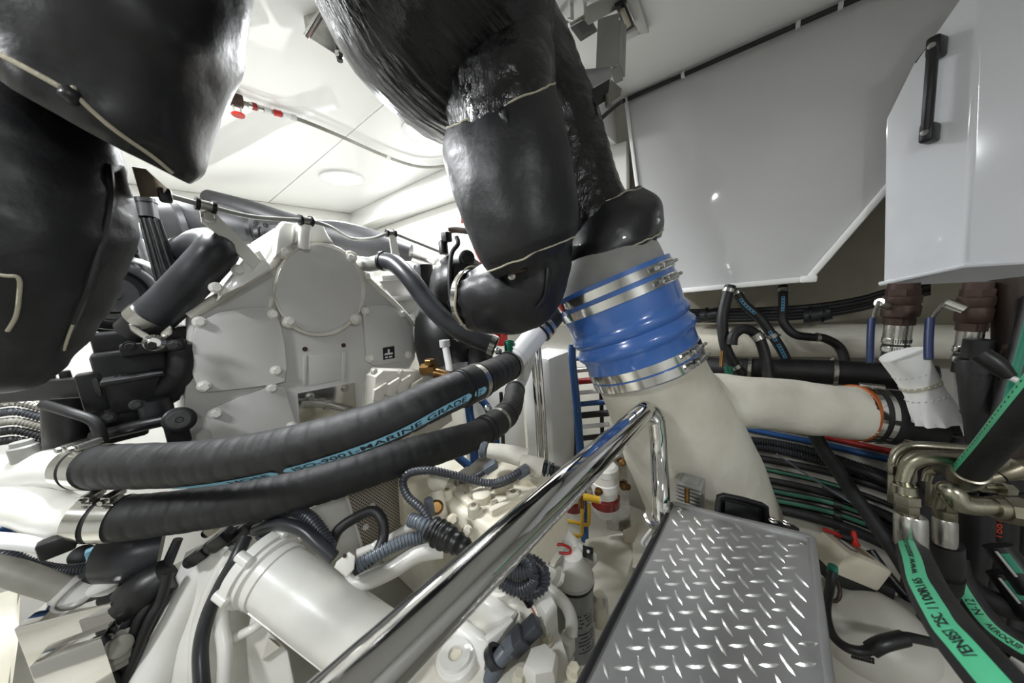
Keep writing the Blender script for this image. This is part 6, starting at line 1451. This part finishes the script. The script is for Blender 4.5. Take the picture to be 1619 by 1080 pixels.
# ---------------------------------------------------------------- diamond plate step
ZS = 0.838
sp_ = thing('tread_plate_step', 'aluminium diamond plate step with raised lip in the foreground', 'step', V((0.46, -0.08, ZS - 0.2)))
cA, cB = onz(1062, 797, ZS), onz(1284, 851, ZS)
cD, cC = onz(918, 1082, ZS), onz(1312, 1082, ZS)
eD = cA + (cD - cA) * 1.35; eC = cB + (cC - cB) * 1.35
B().prism([cA, cB, eC, eD], (0, 0, -0.012)).obj('plate', M['alloy'], sp_)
def edge(a, b_, name, w_=0.007, h_=0.02):
    d = (b_ - a).normalized(); n = d.cross(ZA)
    return B().box((a + b_) / 2 - ZA * (h_ / 2 - 0.004), ((b_ - a).length, w_, h_), (d, n, ZA), bev=0.0015).obj(name, M['alloy'], sp_)
edge(cA, cB, 'lip'); edge(cB, eC, 'lip')
lf = edge(cA, eD, 'side_trim', 0.006, 0.02)
lf.data.materials[0] = M['blackmetal']
cen = (cA + cB + eC + eD) / 4
B().prism([p + (cen - p) * 0.03 - ZA * 0.014 for p in (cA, cB, eC, eD)], (0, 0, -0.22)).obj('riser_box', M['grey'], sp_)
lg = B()
dv = (onz(1230, 930, ZS) - onz(1160, 932, ZS)).normalized(); dw = ZA.cross(dv)
e1_ = (dv + dw).normalized(); e2_ = (dv - dw).normalized()
def inside(p):
    q = [cA, cB, eC, eD]; m_ = 1e9
    for a, b_ in zip(q, q[1:] + q[:1]):
        d = (b_ - a).normalized(); n = d.cross(ZA); s_ = (p - a).dot(n)
        s2 = (cen - a).dot(n); m_ = min(m_, s_ * (1 if s2 > 0 else -1))
    return m_
s_ = 0.0168; cnt = 0
for i in range(-40, 41):
    for j in range(-40, 41):
        p = cen + dv * (s_ * i) + dw * (s_ * j)
        if inside(p) < 0.012: continue
        a_, b_ = (dv, dw) if (i + j) % 2 == 0 else (dw, -dv)
        L_, W_, H_ = 0.0098, 0.0023, 0.0013
        base = [p + a_ * L_, p + a_ * L_ * 0.4 + b_ * W_, p - a_ * L_ * 0.4 + b_ * W_, p - a_ * L_, p - a_ * L_ * 0.4 - b_ * W_, p + a_ * L_ * 0.4 - b_ * W_]
        topv = [p + a_ * L_ * 0.62 + ZA * H_, p + ZA * H_ * 1.05 + b_ * W_ * 0.3, p - a_ * L_ * 0.62 + ZA * H_, p + ZA * H_ * 1.05 - b_ * W_ * 0.3]
        vb_ = [lg.bm.verts.new(v) for v in base]; vt_ = [lg.bm.verts.new(v) for v in topv]
        for f in ((vb_[0], vb_[1], vt_[0]), (vb_[1], vt_[1], vt_[0]), (vb_[1], vb_[2], vt_[1]), (vb_[2], vt_[2], vt_[1]), (vb_[2], vb_[3], vt_[2]), (vb_[3], vb_[4], vt_[2]), (vb_[4], vt_[3], vt_[2]), (vb_[4], vb_[5], vt_[3]), (vb_[5], vt_[0], vt_[3]), (vb_[5], vb_[0], vt_[0]), (vt_[0], vt_[1], vt_[2], vt_[3])): lg.bm.faces.new(f)
        cnt += 1
lg.obj('raised_lugs', M['alloylug'], sp_, kind='stuff', angle=30)
for x, y in ((1075, 805), (1268, 858)): B().lathe(onz(x, y, ZS), ZA, [(0, 0.004), (0.0015, 0.0035), (0.002, 0.002)], 12).obj('rivet', M['steel'], sp_)
# black latch handle and hinge behind the step
bl = thing('lift_handle', 'black moulded recessed handle standing behind the diamond plate step', 'handle', P(1172, 830, 0.49))
def fr(x, y, d=0.495): return P(x, y, d)
for nm, poly, th in (('back_plate', ((1130, 808), (1133, 790), (1140, 780), (1207, 795), (1214, 806), (1216, 832), (1130, 815)), 0.010),):
    B().prism([fr(*q) for q in poly], ray(1172, 805) * 0.02, bev=0.002).obj(nm, M['plastic'], bl)
B().tube([fr(1134, 812, 0.492), fr(1136, 792, 0.492), fr(1144, 783, 0.492), fr(1204, 798, 0.492), fr(1211, 808, 0.492), fr(1213, 830, 0.492)], 0.004, 10, 2).obj('rim', M['plastic'], bl)
B().prism([fr(*q, 0.488) for q in ((1146, 792), (1200, 804), (1200, 826), (1146, 812))], ray(1172, 805) * 0.006, bev=0.001).obj('grip', M['plastic'], bl)
o = thing('hinge_block', 'flat black hinge block at the far corner of the diamond plate step', 'hinge', P(1240, 845, 0.46))
B().prism([P(x, y, 0.465) for x, y in ((1217, 826), (1222, 821), (1255, 830), (1264, 836), (1264, 846), (1217, 835))], ray(1240, 833) * 0.03, bev=0.003).obj('block', M['plastic'], o)
for x, y in ((1222, 824), (1243, 828)): hbolt(x, y, 0.462, ZA, 0.004, 'steel', o)
fn = thing('finned_cooler', 'small grey finned aluminium block with brass valve behind the step', 'heat sink', P(1092, 805, 0.56))
cf = P(1092, 759, 0.56); ux = XA; uy = YA
B().box(cf - ZA * 0.028, (0.029, 0.029, 0.064), bev=0.005).obj('core', M['grey'], fn)
for k in range(9): B().box(cf - ZA * (0.003 + 0.0068 * k), (0.04, 0.04, 0.0036), bev=0.0012).obj('fin', M['grey'], fn)
B().lathe(cf + ZA * 0.0015, ZA, [(0, 0.011), (0.001, 0.011)], 24).obj('bore', M['satin'], fn)
B().tube([P(1086, 772, 0.525), P(1086, 795, 0.52)], 0.004, 10, 1).obj('brass_valve', M['brass'], fn)
# ---------------------------------------------------------------- polished handrail
hrl = thing('handrail', 'polished stainless steel tube handrail sloping across the foreground', 'handrail', onz(1044, 800, ZS))
RT = 0.0148
c, r = SS((405, 1160, 560, 1160, 0.15), (640, 862, 695, 925, 0.25), (925, 672, 962, 718, 0.44), (1000, 634, 1034, 672, 0.52))
p0 = c[0]; p1 = c[3]
dirr = (p1 - p0).normalized()
foot = onz(1045, 806, ZS); topc = P(1040, 655, 0.64)
B().tube([p0 - dirr * 0.25, p0, p0.lerp(p1, 0.5), p1 - dirr * 0.03, p1 - dirr * 0.006, P(1022, 648, 0.532), P(1034, 656, 0.538), P(1039, 674, 0.54), P(1042, 720, 0.537), foot, foot - ZA * 0.1], [RT * 1.15] * 3 + [RT * 1.1] * 2 + [RT, RT * 0.98, RT * 0.95, RT * 0.92, RT * 0.92, RT * 0.92], 32, 6).obj('rail_tube', M['chrome'], hrl)
B().lathe(foot - ZA * 0.02, ZA, [(0, 0.026), (0.006, 0.026), (0.009, 0.020)], 28).obj('base_flange', M['steelb'], hrl)
o = thing('white_strap', 'small white strap loop beside the handrail post', 'strap', P(1022, 860, 0.65))
B().tube([P(1030, 838, 0.66), P(1022, 848, 0.65), P(1016, 858, 0.645), P(1020, 864, 0.645), P(1030, 850, 0.65)], 0.0035, 10, 5).obj('loop', M['whitep'], o)

# ---------------------------------------------------------------- ceiling fittings
lb_ = thing('ceiling_bracket', 'stainless channel bracket with bolt hanging left of the wrapped exhaust', 'bracket', P(530, 60, 0.62))
zb_ = P(530, 60, 0.62).z
tp = [onz(x, y, zb_) for x, y in ((482, 58), (512, 12), (568, 62), (535, 82))]
tp = [P(x, y, d) for x, y, d in ((484, 57, 0.62), (514, 8, 0.60), (569, 62, 0.63), (533, 88, 0.64))]
nrm = ZA
B().prism([v.copy() for v in tp], (0, 0, 0.006), bev=0.001).obj('tray', M['steel'], lb_)
B().prism([tp[0], tp[1], tp[1] + ZA * 0.12, tp[0] + ZA * 0.12], (tp[2] - tp[1]).normalized() * 0.006, bev=0.001).obj('side_plate', M['steel'], lb_)
B().tube([tp[0] - ZA * 0.001, tp[1] - ZA * 0.001], 0.006, 10, 1).obj('rolled_edge', M['steelb'], lb_)
bpz = P(534, 70, 0.625)
B().tube([bpz + ZA * 0.02, bpz - ZA * 0.03], 0.0055, 12, 1).obj('bolt_shank', M['blackmetal'], lb_)
B().hexhead(bpz - ZA * 0.012, -ZA, 0.008, 0.012, False).obj('nut', M['steelb'], lb_)
B().hexhead(P(548, 48, 0.625), -ZA, 0.005, 0.008, False).obj('nut', M['steel'], lb_)
# right hanger
rh = thing('exhaust_hanger', 'grey steel hanger clamp holding the exhaust to a ceiling frame', 'hanger', P(950, 150, 0.62))
def zpoly(pts, z): return [onz(x, y, z) for x, y in pts]
za = 1.725
B().prism([P(x, y, d) for x, y, d in ((945, 30, 0.62), (979, 20, 0.62), (976, 106, 0.62), (942, 108, 0.62))], ray(960, 60) * 0.012, bev=0.001).obj('flat_bar', M['grey'], rh)
B().prism([P(x, y, d) for x, y, d in ((978, 32, 0.625), (988, 40, 0.645), (985, 122, 0.645), (976, 100, 0.625))], cr * 0.004, bev=0.0005).obj('side_flange', M['grey'], rh)
B().prism([P(x, y, d) for x, y, d in ((966, 108, 0.622), (978, 102, 0.622), (985, 122, 0.64), (972, 128, 0.63))], -ZA * 0.006).obj('lower_tab', M['grey'], rh)
B().prism([P(x, y, d) for x, y, d in ((903, 118, 0.58), (912, 111, 0.60), (966, 105, 0.615), (968, 122, 0.61), (908, 155, 0.58))], ray(935, 130) * 0.01, bev=0.001).obj('upper_jaw', M['alloy'], rh)
B().prism([P(x, y, d) for x, y, d in ((907, 157, 0.575), (965, 124, 0.60), (960, 158, 0.60), (933, 175, 0.585), (918, 168, 0.575))], ray(935, 150) * 0.012, bev=0.001).obj('lower_jaw', M['blackmetal'], rh)
B().prism([P(x, y, d) for x, y, d in ((966, 126, 0.602), (983, 140, 0.605), (981, 152, 0.605), (962, 165, 0.60), (958, 148, 0.60))], ray(970, 145) * 0.012, bev=0.002).obj('jaw_ear', M['greypipe'], rh)
B().tube([P(961, 150, 0.597), P(962, 168, 0.60)], 0.006, 10, 1).obj('bolt', M['greypipe'], rh)
# rectangular ceiling frame with channel it hangs from
cf_ = thing('ceiling_frame', 'grey metal hatch frame with channel in the ceiling above the hanger', 'frame', V((0.8, 0.27, CEIL - 0.03)))
fx = [onp(x, y, 2, CEIL - 0.012) for x, y in ((1027, 46), (962, 70), (880, -30), (1000, -60))]
B().prism([onp(x, y, 2, CEIL - 0.002) for x, y in ((1026, 46), (1010, 48), (982, -30), (1000, -34))], (0, 0, -0.008), bev=0.001).obj('flange', M['cover'], cf_)
B().prism([onp(x, y, 2, CEIL - 0.002) for x, y in ((1014, 47), (985, 62), (978, 55), (1006, 40))], (0, 0, -0.008), bev=0.001).obj('flange', M['cover'], cf_)
B().prism([onp(x, y, 2, CEIL - 0.012) for x, y in ((1003, 38), (988, 48), (972, 4), (986, -4))], (0, 0, -0.006), bev=0.002).obj('rubber_gasket', M['blackmetal'], cf_)
B().prism([onp(x, y, 2, CEIL - 0.020) for x, y in ((998, 36), (990, 42), (980, 14), (987, 10))], (0, 0, -0.006), bev=0.002).obj('gasket_core', M['cord'], cf_)
B().prism([P(x, y, d) for x, y, d in ((925, 30, 0.62), (985, 0, 0.62), (992, 6, 0.62), (930, 40, 0.62))], ZA * 0.02).obj('channel_rail', M['steelb'], cf_)
B().prism([P(x, y, d) for x, y, d in ((900, 42, 0.63), (930, 25, 0.64), (944, 50, 0.66), (918, 66, 0.66))], ZA * 0.004).obj('end_plate', M['alloy'], cf_)
B().tube([P(900, 40, 0.628), P(929, 24, 0.638)], 0.004, 8, 1).obj('plate_edge', M['steelb'], cf_)
for x in (905, 926): B().tube([P(x, 34, 0.635), P(x - 2, -30, 0.62)], 0.0035, 8, 1).obj('rod', M['steelb'], cf_)
B().prism([P(x, y, d) for x, y, d in ((850, 25, 0.66), (900, -8, 0.64), (906, 30, 0.66))], ZA * 0.01).obj('recess_shade', M['blackmetal'], cf_)  # solid black wedge, its colour stands in for shade in the opening
cable('ceiling_lead', 'short pale lead between the wrapped exhaust and the ceiling frame', 'cable', [(856, 38, 0.66), (875, 33, 0.66), (898, 37, 0.65)], 0.004, 'whitep')
# black cable along the tank top
cc_ = thing('ceiling_cable', 'black cable clipped along the top edge of the tank panel', 'cable', P(1160, 80, 0.8))
q = [onp(x, y, 2, CEIL - 0.012) for x, y in ((990, 157), (1080, 118), (1180, 72), (1262, 35), (1330, 4), (1420, -40))]
q = [V((TX - 0.014, p.y, CEIL - 0.012)) for p in q]
B().tube([P(925, 215, 0.80), P(950, 188, 0.84), P(978, 164, 0.90)] + q, 0.0055, 12, 6).obj('cable', M['rubber'], cc_)
for k in (0, 1, 3, 4): B().ring(q[k], YA, 0.005, 0.008, -0.004, 0.004, 14).obj('clip', M['cover'], cc_)
# sprinkler pipe along the ceiling
spk = thing('sprinkler_pipe', 'thin steel fire pipe with red valve wheel along the white ceiling', 'pipe', P(500, 210, 0.9))
zp = CEIL - 0.02
pp = [onp(x, y, 2, zp) for x, y in ((330, 138), (372, 158), (420, 174), (470, 188), (530, 212), (600, 243), (640, 258), (668, 264), (700, 263), (730, 255))]
B().tube(pp, 0.0052, 12, 6).obj('pipe', M['greypipe'], spk)
def pseg(a, b_, r_, m_, nm):
    pa = Path(pp, 8); B().tube([pa.at(a * pa.len)[0], pa.at((a + b_) / 2 * pa.len)[0], pa.at(b_ * pa.len)[0]], r_, 14, 1).obj(nm, M[m_], spk)
pb_ = Path(pp, 10)
def ux_(x):
    i = min(range(0, 601), key=lambda i: abs(proj(pb_.at(i / 600 * pb_.len)[0])[0] - x)); return i / 600
for x0, x1, r_, m_, nm in ((345, 352, 0.008, 'red', 'red_cap'), (352, 360, 0.007, 'steel', 'coupling'), (392, 398, 0.0075, 'steel', 'coupling'), (398, 406, 0.009, 'redcable', 'red_sleeve'), (408, 416, 0.0075, 'steel', 'coupling'), (417, 428, 0.008, 'cover', 'coupling'), (432, 445, 0.008, 'red', 'red_sleeve'), (447, 460, 0.007, 'whitep', 'coupling'), (460, 468, 0.008, 'cover', 'coupling'), (610, 616, 0.007, 'cover', 'clip')):
    pseg(ux_(x0), ux_(x1), r_, m_, nm)
vp = pb_.at(ux_(373) * pb_.len)[0]
B().box(vp + ZA * 0.0, (0.03, 0.022, 0.026), bev=0.003).obj('valve_body', M['bronze'], spk)
for s_ in (-0.008, 0.008): B().tube([vp - ZA * 0.01 + XA * s_, vp - ZA * 0.032 + XA * s_ * 0.8], 0.002, 8, 1).obj('yoke', M['steel'], spk)
B().lathe(vp - ZA * 0.038, ZA, [(0, 0.013), (0.003, 0.0155), (0.006, 0.013)], 20).obj('hand_wheel', M['red'], spk)
